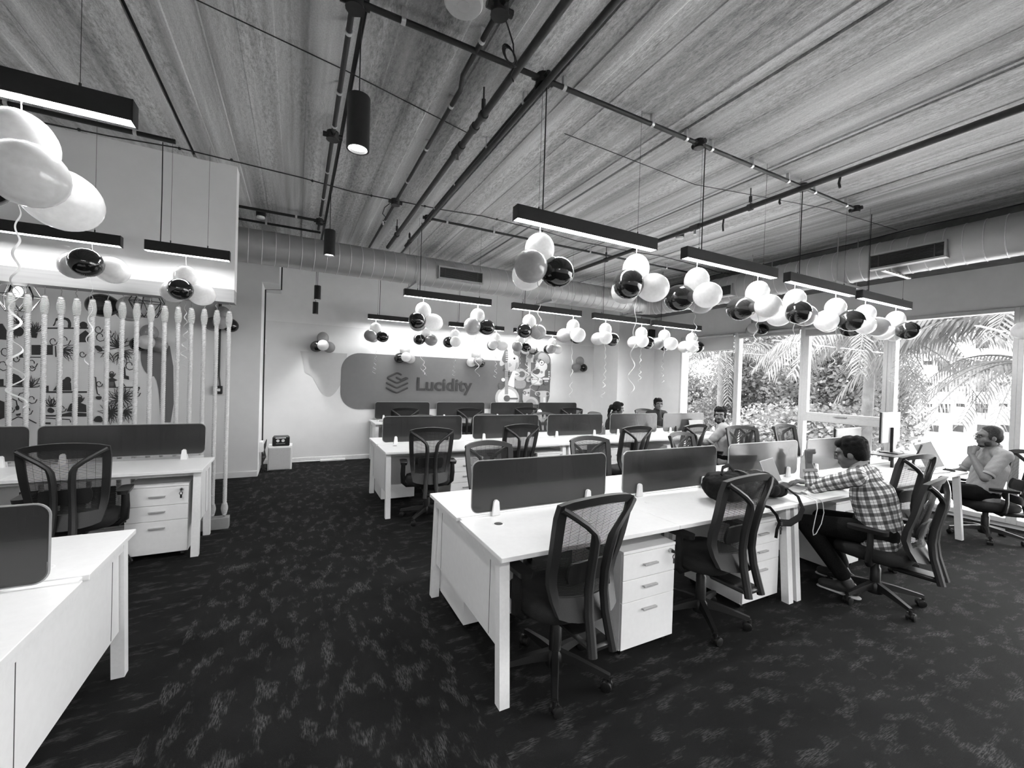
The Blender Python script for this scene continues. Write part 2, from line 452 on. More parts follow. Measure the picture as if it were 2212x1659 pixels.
# bulkhead above the rope screen
bk = MB(); bk.box(XL, -.575, 5.04, 5.22, 2.42, ZC+.03)
wk = struct('wall_bulkhead', bk, M['wall_white'])
MB().box(XL, -.575, 5.035, 5.225, 2.29, 2.42).build('timber_soffit', pm('pale_timber_board', .30, .6, var=.10, scale=6, stretch=(.3, 6, 6)), wk)

# ================================================================== CEILING SERVICES
def pipe_run(name, label, cat, pts, r, mat, clips=(), group=None, rods=(), clipmat=None):
    """a pipe (thing) with clips (parts) along it; pts in world space"""
    t = thing(name, label, cat, pts[0], 0, group); o = Vector(pts[0])
    P = [Vector(p) - o for p in pts]
    MB().tube(P, r, 10).build('pipe', mat, t, 40)
    for c in clips:
        c = Vector(c); q = c - o
        mb = MB(); d = (P[-1] - P[0]).normalized()
        mb.tube([q - d*.012, q + d*.012], r*1.25, 10); mb.box(q.x-.012, q.x+.012, q.y-.012, q.y+.012, q.z, ZC - o.z - .004)
        mb.build('saddle_clip', clipmat or M['steel_light'], t, 40)
    for c in rods:
        q = Vector(c) - o; mb = MB()
        mb.tube([q, (q.x, q.y, ZC - o.z - .003)], .006, 6); mb.tube([q - Vector((0, .02, 0)), q + Vector((0, .02, 0))], r*1.4, 10)
        mb.tube([(q.x, q.y, q.z+.05), (q.x, q.y, q.z+.11)], .016, 8)
        mb.build('hanger_rod', mat, t, 40)
    return t
zc = 3.575
pipe_run('conduit', 'black conduit with bright clips over the lamps of the backpack bench', 'conduit', [(-.3, 2.39, zc), (5.35, 2.39, zc)], .017, M['pipe'],
         [(x, 2.39, zc) for x in (.48, 1.55, 2.35, 2.72, 3.02, 3.55, 4.1, 4.55, 5.15)])
pipe_run('conduit', 'black conduit over the row of lamps nearest the steel duct, between ceiling joints', 'conduit', [(1.40, 5.15, zc), (6.2, 5.15, zc)], .015, M['pipe'],
         [(x, 5.15, zc) for x in (1.65, 2.3, 3.1, 3.9, 4.7, 5.5)])
pipe_run('conduit', 'black conduit that carries the cylinder lamps along the aisle', 'conduit', [(.22, 2.39, zc), (.22, 6.35, zc)], .017, M['pipe'],
         [(.22, y, zc) for y in (2.62, 3.2, 3.65, 4.5, 5.2, 5.8)])
pipe_run('conduit', 'black conduit with a crank in it beside the round ceiling speaker', 'conduit', [(.915, 2.08, zc), (.915, 2.62, zc), (.95, 2.76, zc), (.95, 8.3, zc)], .016, M['pipe'],
         [(.915, 2.3, zc), (.95, 2.95, zc), (.95, 3.6, zc), (.95, 4.3, zc), (.95, 5.5, zc)])
pipe_run('conduit', 'black conduit running from the first lamp cord towards the steel duct', 'conduit', [(1.39, 2.42, zc), (1.39, 5.15, zc)], .015, M['pipe'],
         [(1.39, y, zc) for y in (2.65, 3.3, 4.1, 4.8)])
pipe_run('conduit', 'black conduit ending at the aisle in front of the steel duct', 'conduit', [(-3., 6.0, zc), (.22, 6.0, zc)], .017, M['pipe'], [(-.05, 6.0, zc), (-1.2, 6, zc)])
pipe_run('conduit', 'short black conduit just above the top of the steel duct', 'conduit', [(-3., 6.42, zc-.02), (.25, 6.42, zc-.02)], .015, M['pipe'], [(-.4, 6.42, zc-.02)])
pipe_run('conduit', 'black conduit along the top of the bulkhead over the ropes', 'conduit', [(-4.5, 4.62, zc), (-.98, 4.62, zc)], .02, M['pipe'], [(-2.0, 4.62, zc), (-1.25, 4.62, zc)])
spA = pipe_run('sprinkler_pipe', 'dark sprinkler pipe on a hanger rod with couplings, beside the black conduits', 'pipe', [(1.12, -2, 3.45), (1.12, 6.22, 3.45)], .024, M['spr_pipe'],
         rods=[(1.12, 2.75, 3.45), (1.12, 5.6, 3.45), (1.12, 0, 3.45)])
pipe_run('sprinkler_pipe', 'thin dark sprinkler pipe crossing beneath the first lamp conduit, no hanger', 'pipe', [(1.38, -2, 3.52), (1.38, 6.24, 3.52)], .021, M['spr_pipe'], rods=[(1.38, 6.0, 3.52), (1.38, .3, 3.52)])
spC = pipe_run('sprinkler_pipe', 'dark sprinkler pipe over the window side with hanger rods and black tags', 'pipe', [(4.09, -2, 3.45), (4.09, 6.22, 3.45)], .026, M['spr_pipe'],
         rods=[(4.09, 2.75, 3.45), (4.09, 5.0, 3.45), (4.09, .6, 3.45)])
for (x, y, a) in ((4.09, 1.95, .09), (4.09, 3.05, .13), (4.09, 2.45, .05)):
    tg = tag(MB().tube([(x, y, 3.425), (x+.004, y+.01, 3.425-a*.5), (x-.006, y-.004, 3.425-a)], (.010), 6).build('cable_tie_tail', M['pipe'], None, 40),
             {0.09: 'short black tie tail nearest the window end of the sprinkler pipe', .13: 'long black tie tail hanging from the coupling of the sprinkler pipe', .05: 'stubby black tie tail on the sprinkler pipe between two others'}[a], 'tie')
# couplings and pendent heads, parts of their pipes
def sprinkler(pipe, y):
    def T(mb): return mb.xf(Matrix.Translation((0, y - pipe.location.y, 0)))
    h = T(MB().tube([(0, -.06, 0), (0, .06, 0)], .034, 12)).build('coupling', M['spr_pipe'], pipe, 40)
    T(MB().tube([(0, 0, -.02), (0, 0, -.075)], .013, 8)).build('nozzle', M['chrome'], h, 40)
    T(MB().lathe([(.02, -.082), (.02, -.078)], 10)).build('deflector', M['chrome'], h)
sprinkler(spA, 3.28); sprinkler(spC, 3.42)
for (a, b) in ((2.89, 2.94), (3.18, 3.23)): MB().tube([(0, a+2, 0), (0, b+2, 0)], .033, 12).build('collar', M['spr_pipe'], spA, 40)
# thin cables strung under the slab
def cable(name, label, pts, r, knots=()):
    t = thing(name, label, 'cable', pts[0]); o = Vector(pts[0])
    MB().tube([Vector(p)-o for p in pts], r, 6).build('cable', M['wire'], t, 40)
    for k in knots: MB().ball(Vector(k)-o, .014, 8, 6).build('knot', M['wire'], t, 40)
xs = [-3 + .5*i for i in range(21)]
cable('fire_cable', 'long knotted cable strung across the ceiling above the ropes', [(x, 4.9 + .06*math.sin(x*2.1), 3.625 - .01*(i % 2)) for i, x in enumerate(xs)], .006,
      [(x, 4.9 + .06*math.sin(x*2.1), 3.622) for x in (-1.7, -1.0, -.6, .1, .7, 1.3, 2.2, 2.9)])
cable('fire_cable', 'thin cable looped along the beam over the windows', [(6.70 + .02*math.sin(i*1.3), 7.2 - .6*i, 3.62 - .012*(i % 2)) for i in range(14)], .007)
cable('fire_cable', 'thin straight cable crossing the ceiling in front of the first lamp cord', [(-1.2, 2.75, 3.635), (.25, 3.05, 3.635), (1.2, 3.3, 3.635)], .004)
cable('fire_cable', 'thin slack cable from the lamp row to the window beam', [(1.9, 2.9, 3.63), (3.5, 2.95, 3.62), (5.2, 2.6, 3.62), (6.6, 2.5, 3.62)], .0035)
# junction boxes on the conduits
def jbox(x, y, lab, s=1.0):
    t = thing('junction_box', lab, 'junction box', (x, y, zc))
    MB().lathe([(.045*s, -.03), (.048*s, -.026), (.048*s, .03)], 14).build('box', M['pipe'], t, 40)
    MB().lathe([(.05*s, -.036), (.05*s, -.03)], 14).build('lid', M['pipe'], t, 40)
    for (dx, dy) in ((1,0),(-1,0),(0,1),(0,-1)): MB().tube([(.04*dx*s, .04*dy*s, 0), (.075*dx*s, .075*dy*s, 0)], .021, 8).build('gland', M['pipe'], t, 40)
jbox(.23, 2.40, 'black junction box where the aisle conduit leaves the lamp conduit')
jbox(.22, 3.81, 'black round junction box half way along the aisle conduit')
jbox(.915, 2.06, 'black junction box beside the round ceiling speaker')
jbox(1.39, 2.40, 'black junction box above the first lamp cord')
jbox(.95, 4.88, 'black junction box with loose grey wire tails')
jbox(1.40, 5.15, 'black junction box where the far lamp conduit begins', .8)
jbox(.22, 6.02, 'black junction box in front of the steel duct', .9)
jbox(2.87, 2.39, 'black junction box with a wire loop above the second lamp', .8)
jbox(4.35, 2.39, 'flat black junction box beside the window side sprinkler pipe', .8)
jbox(5.35, 2.39, 'black junction box at the window end of the lamp conduit', .8)
# loose coil of wire
lp = []
for k in range(40):
    a = 2*PI*k/13; lp.append((.035*math.cos(a) + .02*k/40, .03*math.sin(a), -.16 + .07*math.sin(a) - .02*k/40))
t = thing('wire_coil', 'loose coil of grey wire hanging beside the round ceiling speaker', 'wire', (1.0, 2.12, zc))
MB().tube([(-.05, -.04, 0), (0, 0, -.03), (.03, 0, -.1)] + lp + [(.03, .02, -.26), (.05, .02, -.29)], .0045, 6).build('wire', M['wire'], t, 40)
MB().tube([(.05, .02, -.29), (.065, .02, -.30)], .009, 6).build('wire_tip', M['white_metal'], t)
t = thing('wire_coil', 'tangle of thin wires under the box with loose tails', 'wire', (.90, 4.95, zc))
MB().tube([(0, 0, 0), (-.05, .02, -.05), (-.07, .03, -.12), (-.03, .03, -.16), (-.06, .05, -.2)], .005, 6).build('wire', M['wire'], t, 40)
MB().tube([(-.06, .05, -.2), (-.055, .05, -.24)], .009, 6).build('wire_tip', M['white_metal'], t)
# round ceiling speaker and small detectors
t = thing('ceiling_speaker', 'round white ceiling disc speaker between the conduits', 'speaker', (.758, 2.19, ZC))
MB().lathe([(.04, -.030), (.095, -.026), (.105, -.012), (.105, 0)], 32).build('disc', M['white_metal'], t, 30)
MB().lathe([(.028, -.036), (.034, -.034), (.036, -.029)], 24).build('centre_cap', M['white'], t, 30)
for (x, y, lab) in ((4.5, 4.0, 'small black smoke detector by the second lamp of the backpack bench'), (-.45, 6.25, 'small dark detector box on top of the steel duct')):
    t = thing('smoke_detector', lab, 'detector', (x, y, ZC))
    MB().lathe([(.035, -.075), (.055, -.07), (.055, 0)], 16).build('base', M['pipe'], t, 30)
    MB().lathe([(.02, -.10), (.045, -.095), (.045, -.07)], 16).build('head', M['white_metal'], t, 30)

# ------------------------------------------------------------------ spiral duct with flat grilles
RD, ZD, YD, XD = .218, 3.24, 6.45, 6.45
def duct():
    t = thing('spiral_duct', 'galvanised spiral air duct turning the corner above the desks', 'air duct', (XD, YD, ZD))
    run = [(x - XD, 0, 0) for x in (XL, -0.4)] + []
    bend = [(-.34 + .34*math.sin(a), -.34 + .34*math.cos(a), 0) for a in [PI/2*k/8 for k in range(9)]]
    MB().tube([(XL - XD + .01, 0, 0), (-.34, 0, 0)], RD, 32, caps=False).build('run', M['steel'], t, 60)
    MB().tube(bend, RD, 32, caps=False).build('elbow', M['steel'], t, 60)
    MB().tube([(0, -.34, 0), (0, YF - YD + .01, 0)], RD, 32, caps=False).build('run', M['steel'], t, 60)
    ring = MB().tube([(RD*math.cos(2*PI*k/32)*0, RD*1.002*math.cos(2*PI*k/32), RD*1.002*math.sin(2*PI*k/32)) for k in range(32)], .0055, 5, closed=True)
    first = None
    def seam(x, y, rz, skew=.0):
        nonlocal first
        if first is None: o = ring.build('seam', M['seam'], t, 60); first = o
        else: o = first.copy(); COL.objects.link(o); o.parent = t
        o.location = (x, y, 0); o.rotation_euler = (0, .0, rz + skew)
    x = -7.2
    while x < -.36: seam(x, 0, 0, .10); x += .152
    for k in range(1, 8):
        a = PI/2*k/8
        if k in (2, 4, 6): seam(-.34 + .34*math.sin(a), -.34 + .34*math.cos(a), -a)
    y = -.36
    while y > -7.0:
        seam(0, y, PI/2, .10); y -= .152
    return t
duct()
def grille(name, label, c, along, L, H, face):
    """flat plenum face on the duct, slats inside"""
    t = thing(name, label, 'air grille', c, 0, None)
    def B(u0, u1, d0, d1, z0, z1, b=0): # u along, d towards room
        if along == 'x': return MB().box(u0, u1, -d1, -d0, z0, z1, b)
        return MB().box(-d1, -d0, u0, u1, z0, z1, b)
    def add(mb, u0, u1, d0, d1, z0, z1, b=0):
        q = B(u0, u1, d0, d1, z0, z1, b); mb.add(q.v, q.f)
    fr = MB(); w = .02
    add(fr, -L/2-w, L/2+w, -.14, .012, H/2, H/2+w); add(fr, -L/2-w, L/2+w, -.14, .012, -H/2-w, -H/2)
    add(fr, -L/2-w, -L/2, -.14, .012, -H/2, H/2); add(fr, L/2, L/2+w, -.14, .012, -H/2, H/2)
    fr.build('frame', M['steel'], t)
    bk = MB(); add(bk, -L/2, L/2, -.016, -.013, -H/2, H/2); bk.build('backing', M['pipe'], t)
    n = 10
    for k in range(n):
        z = -H/2 + H*(k+.5)/n; sl_ = MB(); add(sl_, -L/2, L/2, -.012, .004, z-.0022, z+.0022); sl_.build('slat', M['edge'] if k % 1 == 0 else None, t)
    for k in (-1, 1):
        sl_ = MB(); add(sl_, L*.38*k-.006, L*.38*k+.006, -.022, .002, -H/2, H/2); sl_.build('mullion', M['edge'], t)
M['edge'] = pm('dull_grille_metal', .07, .6)
grille('air_grille', 'slatted supply grille on the duct over the lettered wall', (2.25, YD-RD-.02, 3.21), 'x', .70, .15, 0)
grille('air_grille', 'slatted supply grille on the duct above the windows', (XD-RD-.02, 2.27, 3.18), 'y', .66, .15, 0)
grille('air_grille', 'slatted supply grille on the duct near its elbow', (XD-RD-.02, 4.75, 3.18), 'y', .60, .15, 0)
# duct hangers: two rods and a channel under the duct
def hanger(x, y, along, lab):
    t = thing('duct_hanger', lab, 'duct hanger', (x, y, 3.0))
    dx, dy = (0, 1) if along == 'x' else (1, 0)
    for s_ in (-1, 1):
        MB().tube([(dx*.25*s_, dy*.25*s_, -.01), (dx*.25*s_, dy*.25*s_, ZC-3.0-.002)], .006, 6).build('rod', M['steel'], t)
    MB().bar((-dx*.30, -dy*.30, 0), (dx*.30, dy*.30, 0), .04, .03).build('channel', M['steel'], t)
hanger(1.55, YD, 'x', 'steel duct hanger over the aisle end of the middle bench')
hanger(3.9, YD, 'x', 'steel duct hanger over the middle of the lettered wall')
hanger(5.95, YD, 'x', 'steel duct hanger beside the elbow of the duct')
hanger(XD, 2.95, 'y', 'steel duct hanger over the lamp with the most balloons')
hanger(XD, 4.1, 'y', 'steel duct hanger between two grilles above the windows')
# conduit that hugs the underside of the duct on the lettered wall
pipe_run('conduit', 'black conduit slung under the steel duct on the lettered wall', 'conduit', [(-.2, 7.55, 3.28), (6.4, 7.55, 3.28)], .014, M['pipe'], rods=[(x, 7.55, 3.28) for x in (.6, 2.6, 4.6, 6.2)])
pipe_run('conduit', 'thin black conduit run from the bulkhead down past the wall outlet boxes', 'conduit', [(-.252, 7.9, 3.6), (-.252, 7.9, 2.962), (-.478, 7.92, 2.94), (-.482, 8.05, 1.2), (-.47, 8.0, .02)], .011, M['pipe'])
t = thing('outlet_box', 'small white outlet box on the bright wall return', 'outlet', (-.5+.004, 8.12, 2.02))
MB().box(0, .035, -.04, .04, -.13, .13, .005).build('box', M['white'], t)
MB().box(.035, .042, -.03, .03, -.08, .08).build('face', M['grey_top'], t)
t = thing('outlet_box', 'low white socket box behind the small speaker cabinet', 'outlet', (-.5+.004, 7.75, .42))
MB().box(0, .05, -.10, .10, -.08, .08, .005).build('box', M['white'], t)
MB().box(.05, .056, -.08, .08, -.05, .05).build('face', M['white_metal'], t)
t = thing('wall_switch', 'small dark switch box below two conduits on the wall behind the ropes', 'switch', (-1.02, 7.48, 1.32))
MB().box(-.055, .055, -.05, 0, -.06, .06, .006).build('box', M['pipe'], t)
MB().box(-.03, .03, -.055, -.05, -.02, .02).build('face', M['wall'], t)
for s_ in (-.025, .025): MB().tube([(s_, -.02, .06), (s_*.4, -.02, .2), (s_*.4, -.02, 1.6)], .009, 8).build('conduit_drop', M['pipe'], t, 40)
t = thing('cable_trunking', 'white trunking lying along the foot of the lettered wall', 'trunking', (.6, 8.40, 0))
MB().box(-.18, .25, -.03, .02, 0, .035, .006).build('cover', M['white'], t)
MB().tube([(-.85, -.01, .012), (-.4, -.015, .02), (-.18, 0, .015)], .008, 6).build('lead', M['white_metal'], t)

x, z = 7.58, 2.83
t = thing('wall_speaker', 'small black louvred speaker box on the white pier', 'speaker', (x, 7.54, z))
MB().box(-.075, .075, -.11, -.02, -.09, .09, .008).build('case', M['pipe'], t)
for k_ in range(4): MB().box(-.06, .06, -.118, -.11, -.07+.04*k_, -.05+.04*k_, .002).build('louvre', M['lamp_black'], t)
MB().box(-.02, .02, -.02, 0, -.03, .03).build('bracket', M['pipe'], t)
# ================================================================== LAMPS
def area(parent, loc, sx, sy, power, spread=180):
    l = bpy.data.lights.new('lamp_light', 'AREA'); l.shape = 'RECTANGLE'; l.size = sx; l.size_y = sy; l.energy = power
    l.spread = math.radians(spread)
    o = bpy.data.objects.new('lamp_light', l); COL.objects.link(o); o.parent = parent; o.location = loc
    return o
LZ = 2.625      # underside of the bars
def linear(x0, L, y, label, group, cord=.2, top=ZC, top2=None, power=None):
    t = thing('linear_pendant', label, 'pendant light', (x0 + L/2, y, LZ), 0, group)
    h = L/2; H = .088; W = .034
    hs = MB()
    hs.box(-h, h, -W, -W+.004, .004, H); hs.box(-h, h, W-.004, W, .004, H); hs.box(-h, h, -W, W, H, H+.004, .001)
    hs.build('housing', M['lamp_black'], t)
    for s_ in (-1, 1): MB().box(h*s_-.002, h*s_+.003*s_, -W, W, 0, H+.004).build('end_cap', M['lamp_black'], t)
    MB().box(-h+.004, h-.004, -W+.005, W-.005, .004, .012).build('diffuser', M['led'], t)
    MB().tube([(-h+cord, 0, H), (-h+cord+.002, .003, (top-LZ)*.5), (-h+cord, 0, top-LZ-.06)], .0045, 6).build('power_cord', M['wire'], t, 40)
    for s_ in (-h+.17, h-.17):
        MB().tube([(s_, 0, H), (s_, 0, (top if s_ < 0 or top2 is None else top2)-LZ-.002)], .0013, 5).build('suspension_wire', M['wire'], t)
        MB().tube([(s_, 0, H), (s_, 0, H+.03)], .005, 6).build('wire_grip', M['wire'], t)
    area(t, (0, 0, -.004), L-.02, .055, (power or LED)*L/1.2)
    return t
G1 = 'black bar lamps'
ordw = ['aisle end', 'second from the aisle', 'third from the aisle', 'window end']
for i, x in enumerate((1.215, 2.745, 4.145, 5.495)):
    linear(x, 1.2, 2.39, 'black linear pendant lamp over the backpack bench, ' + ('at its ' if i in (0, 3) else '') + ordw[i], G1, top2=3.0 if i == 3 else None)
for i, x in enumerate((1.19, 2.735, 4.18, 5.475)):
    linear(x, 1.2, 5.385, 'black linear pendant lamp over the middle bench, ' + ('at its ' if i in (0, 3) else '') + ordw[i], G1, top2=3.0 if i == 3 else None)
for i, x in enumerate((1.13, 2.67, 4.12)):
    linear(x, 1.2, 8.0, 'black linear pendant lamp over the wall bench, ' + ['at its aisle end', 'in the middle', 'in front of the musicians mural'][i], G1, power=LED*.5)
linear(-1.83, 1.2, 2.32, 'long black linear pendant lamp over the left bench across the aisle', G1)
linear(-2.55, 1.2, 4.72, 'long black linear pendant lamp in front of the rope screen bulkhead', G1, power=LED*.26)
linear(-1.19, .61, 4.72, 'short black linear pendant lamp in front of the rope screen bulkhead', G1, cord=.1, power=LED*.26)
# unseen lamps behind the camera: the grid is carried on to add frontal fill
for y, rw in ((-.7, 'nearer'), (-3.0, 'farther')):
    for x, od in ((-3.0, 'first'), (-.2, 'second'), (2.6, 'third'), (5.2, 'fourth')):
        linear(x, 1.2, y, 'unseen black linear fill lamp added behind the benches, %s row, %s from the side wall' % (rw, od), G1)

def can(x, y, z, label, hgt=.28, r=.06):
    t = thing('cylinder_pendant', label, 'pendant light', (x, y, z), 0, 'cylinder lamps along the aisle')
    MB().lathe([(r, 0), (r, hgt), (r*.96, hgt+.004), (.01, hgt+.004)], 28, caps=False).build('shade', M['lamp_black'], t, 40)
    MB().lathe([(r, 0), (r*.84, .0), (r*.80, .02)], 28, caps=False).build('rim', M['lamp_black'], t, 40)
    MB().lathe([(.001, .014), (r*.80, .014)], 24, caps=False).build('lens', M['spot'], t)
    MB().tube([(0, 0, hgt), (0, 0, (ZC if y != 7.55 else 3.27)-.004-z)], .0035, 6).build('cord', M['wire'], t)
    l = bpy.data.lights.new('lamp_light', 'SPOT'); l.energy = 22; l.spot_size = math.radians(70); l.spot_blend = .6; l.shadow_soft_size = .04
    o = bpy.data.objects.new('lamp_light', l); COL.objects.link(o); o.parent = t; o.location = (0, 0, -.01)
can(.268, 2.45, 2.835, 'black cylinder pendant lamp nearest the lamp conduit, largest along the aisle')
can(.298, 5.2, 2.945, 'black cylinder pendant lamp in front of the steel duct')
can(.272, 7.55, 2.81, 'black cylinder pendant lamp hanging just below the steel duct', .22, .05)
can(.264, 8.0, 2.63, 'smallest black cylinder pendant lamp, close to the lettered wall', .20, .045)
# wire-cage bulbs behind the ropes
for (x, y, z, lab) in ((-2.49, 6.0, 2.19, 'wire cage pendant with a glowing bulb behind the ropes'), (-1.50, 6.05, 2.24, 'unlit dark wire cage pendant behind the ropes near the bulkhead end')):
    t = thing('cage_pendant', lab, 'pendant light', (x, y, z))
    MB().tube([(0, 0, .38), (0, 0, ZC - z - .003)], .004, 6).build('cord', M['wire'], t)
    mb = MB(); n = 6
    A = [(.03*math.cos(2*PI*k/n), .03*math.sin(2*PI*k/n), .36) for k in range(n)]
    B = [(.16*math.cos(2*PI*(k+.5)/n), .16*math.sin(2*PI*(k+.5)/n), .10) for k in range(n)]
    C = [(.09*math.cos(2*PI*k/n), .09*math.sin(2*PI*k/n), -.06) for k in range(n)]
    for k in range(n):
        for (p, q) in ((A[k], B[k]), (A[k], B[k-1]), (B[k], B[(k+1) % n]), (B[k], C[k]), (B[k], C[(k+1) % n]), (C[k], C[(k+1) % n])): mb.tube([p, q], .004, 5)
    mb.build('cage', M['wire'], t)
    MB().tube([(0, 0, .39), (0, 0, .22)], .022, 10).build('lamp_holder', M['pipe'], t, 40)
    lit = x < -2
    MB().ball((0, 0, .14), (.035, .035, .05), 12, 10).build('bulb', M['bulb'] if lit else M['b_grey'], t, 40)
    if lit:
        l = bpy.data.lights.new('lamp_light', 'POINT'); l.energy = 6; l.shadow_soft_size = .04
        o = bpy.data.objects.new('lamp_light', l); COL.objects.link(o); o.parent = t; o.location = (0, 0, .06)

# slotted channels under the duct that carry the window-end lamps
for (y, lab) in ((2.39, 'slotted zinc channel under the duct that carries a lamp of the backpack bench'), (5.385, 'slotted zinc channel under the duct that carries a lamp of the middle bench')):
    t = thing('lamp_channel', lab, 'channel', (6.45, y, 3.0))
    MB().box(-.45, .22, -.02, .02, 0, .022, .002).build('channel', M['steel_light'], t)
    for q in range(8): MB().box(-.42+.08*q, -.38+.08*q, -.021, -.0195, .007, .015).build('slot', M['pipe'], t)
# ================================================================== BENCH DESKS
TZ = .75
GS = 'smoked divider screens'
def a_leg(x, yt, yf, zt=.725, w=.055):
    m = MB(); V = []
    for (z, yy) in ((0, yf), (zt, yt)):
        V += [(x-w/2, yy-w/2, z), (x+w/2, yy-w/2, z), (x+w/2, yy+w/2, z), (x-w/2, yy+w/2, z)]
    return m.add(V, [(3,2,1,0), (4,5,6,7), (0,1,5,4), (1,2,6,5), (2,3,7,6), (3,0,4,7)])
def foot(x, y): return MB().lathe([(.022, 0), (.024, .004), (.024, .014)], 12, (x, y, -.001))
def bench(label, x0, pitch, n, y0, y1, double=True, joints=(), right_end=True, left_end=True, panel_left=True, panel_right=False, grom=True, cut=0.0):
    t = thing('bench_desk', label, 'desk', (0, 0, 0))
    x1 = x0 + pitch*n - cut; ym = (y0+y1)/2
    for i in range(n):
        a, b = x0 + pitch*i + (.0 if i == 0 else .0015), x0 + pitch*(i+1) - (.0015 if i < n-1 else cut)
        halves = ((y0, ym-.03), (ym+.03, y1)) if double else ((y0, y1),)
        for hi, (p, q) in enumerate(halves):
            MB().box(a, b, p, q, TZ-.025, TZ, .002).build('desk_top', M['white'], t)
            if grom:
                gx = a + .19; gy = (q - .14) if hi == 0 else (p + .14)
                if hi == 1: gx = b - .19
                MB().lathe([(.036, TZ+.0005), (.034, TZ+.002), (.026, TZ+.002)], 20, (gx, gy, 0), caps=False).build('grommet', M['white_metal'], t, 40)
                MB().lathe([(.001, TZ+.001), (.027, TZ+.001)], 20, (gx, gy, 0), caps=False).build('grommet_cap', M['edge'] if (i == 0 and hi == 0) else M['white'], t)
    if double:
        MB().box(x0+.02, x1-.02, ym-.028, ym+.028, TZ-.05, TZ-.004, .003).build('cable_channel', M['white_metal'], t)
    mb = MB(); 
    for yy in ((y0+.16, y1-.16) if double else (y0+.12, y1-.1)): mb.box(x0+.06, x1-.06, yy-.02, yy+.02, TZ-.065, TZ-.026)
    mb.build('beam', M['white_metal'], t)
    ends = []
    if left_end: ends.append((x0+.045, -1))
    if right_end: ends.append((x1-.045, 1))
    for j in joints: ends += [(j-.05, 0), (j+.05, 0)]
    for (x, s_) in ends:
        a_leg(x, y0+.085, y0+.035).build('leg', M['white_metal'], t); foot(x, y0+.035).build('foot', M['edge'], t)
        a_leg(x, y1-.085, y1-.035).build('leg', M['white_metal'], t); foot(x, y1-.035).build('foot', M['edge'], t)
        MB().box(x-.025, x+.025, y0+.1, y1-.1, TZ-.075, TZ-.026).build('cross_rail', M['white_metal'], t)
    def endpanel(x):
        poly = [(y0+.095, .26), (y1-.095, .26), (y1-.125, TZ-.028), (y0+.125, TZ-.028)]
        MB().prism(poly, lambda y, z: (x+.010, y, z), lambda y, z: (x-.010, y, z)).build('end_panel', M['white'], t)
        for yy in (y0+.20, y1-.20): MB().box(x-.0115, x+.0115, yy-.0015, yy+.0015, .27, TZ-.03).build('panel_joint', M['edge'], t)
    if panel_left: endpanel(x0+.045)
    if panel_right: endpanel(x1-.045)
    return t
def screen(label, xa, xb, y, z0=.775, z1=1.095, clips=(.16,), mat=None):
    c = (xa+xb)/2; h = (xb-xa)/2
    t = thing('divider_screen', label, 'desk divider', (c, y, TZ), 0, GS)
    P = rrect(-h, h, z0-TZ, z1-TZ, .045, 6)
    MB().prism(P[::-1], lambda x, z: (x, .006, z), lambda x, z: (x, -.006, z)).build('panel', mat or M['screen'], t)
    mb = MB().tube([(x, 0, z) for x, z in P], (.0068), 4, closed=True); mb.build('panel_edge', M['acry_edge'], t)
    for s_ in (-1, 1):
        x = s_*(h - .16)
        cl = MB()
        for sd in (-1, 1):
            prof = [(-.026, 0), (.026, 0), (.017, .085), (.008, .095), (-.008, .095), (-.017, .085)]
            q = [(x+a, z) for a, z in prof]
            if sd < 0: cl.prism(q, lambda a, z: (a, -.0065, z), lambda a, z: (a, -.026, z))
            else: cl.prism(q[::-1], lambda a, z: (a, .0065, z), lambda a, z: (a, .026, z))
        cl.build('clamp', M['white'], t)
    return t
# --- the benches
X1, PX = .895, 1.21
bench('white double bench desk that carries the backpack and laptop', X1, PX, 5, 1.79, 3.01, joints=(X1+2*PX+.062,), cut=.345)
bench('white double bench desk in the middle of the room', .905, PX, 5, 4.785, 5.985, joints=(.905+2*PX+.062,))
bench('white single bench desk pushed against the lettered wall', 1.265, 1.215, 4, 7.73, 8.41, double=False, joints=(1.265+3*1.215+.082,), panel_left=True, grom=False)
bench('white single desk in front of the rope screen', -3.14, 1.22, 2, 4.41, 5.02, double=False, left_end=True, right_end=True, panel_left=False, panel_right=True, grom=False)
bench('white double bench desk across the aisle from the backpack bench', -3.18, 1.22, 2, 1.69, 2.885, panel_left=False, panel_right=True)
nth = ['first', 'second', 'third', 'fourth', 'fifth']
for i in range(4):
    screen('smoked divider screen on the backpack bench, %s from the aisle' % nth[i], X1+PX*i+.085, X1+PX*(i+1)-.085, 2.40)
for i in range(5):
    screen('smoked divider screen on the middle bench, %s from the aisle' % nth[i], .905+PX*i+.07, .905+PX*(i+1)-.1, 5.385)
for i in range(4):
    screen('smoked divider screen on the wall bench, %s from the aisle' % nth[i], 1.265+1.215*i+.09, 1.265+1.215*(i+1)-.06, 8.345)
screen('smoked divider screen in front of the ropes, at the aisle end of its desk', -1.935, -.775, 4.985, .80, 1.085)
screen('smoked divider screen in front of the ropes, second from the aisle', -3.1, -1.985, 4.985, .80, 1.085)
screen('smoked divider screen on the left bench across the aisle', -1.85, -.84, 2.26, .765, 1.07)
t = thing('cable_tray', 'slotted white cable tray behind the desk at the ropes', 'cable tray', (-1.9, 5.0, .70))
MB().box(-1.2, 1.1, -.005, .09, -.004, 0).build('tray', M['white_metal'], t)
for k in range(12): MB().box(-1.0+.17*k, -.88+.17*k, .02, .06, .0005, .003).build('slot', M['pipe'], t)
MB().box(-1.2, 1.1, .086, .09, 0, .06).build('lip', M['white_metal'], t)

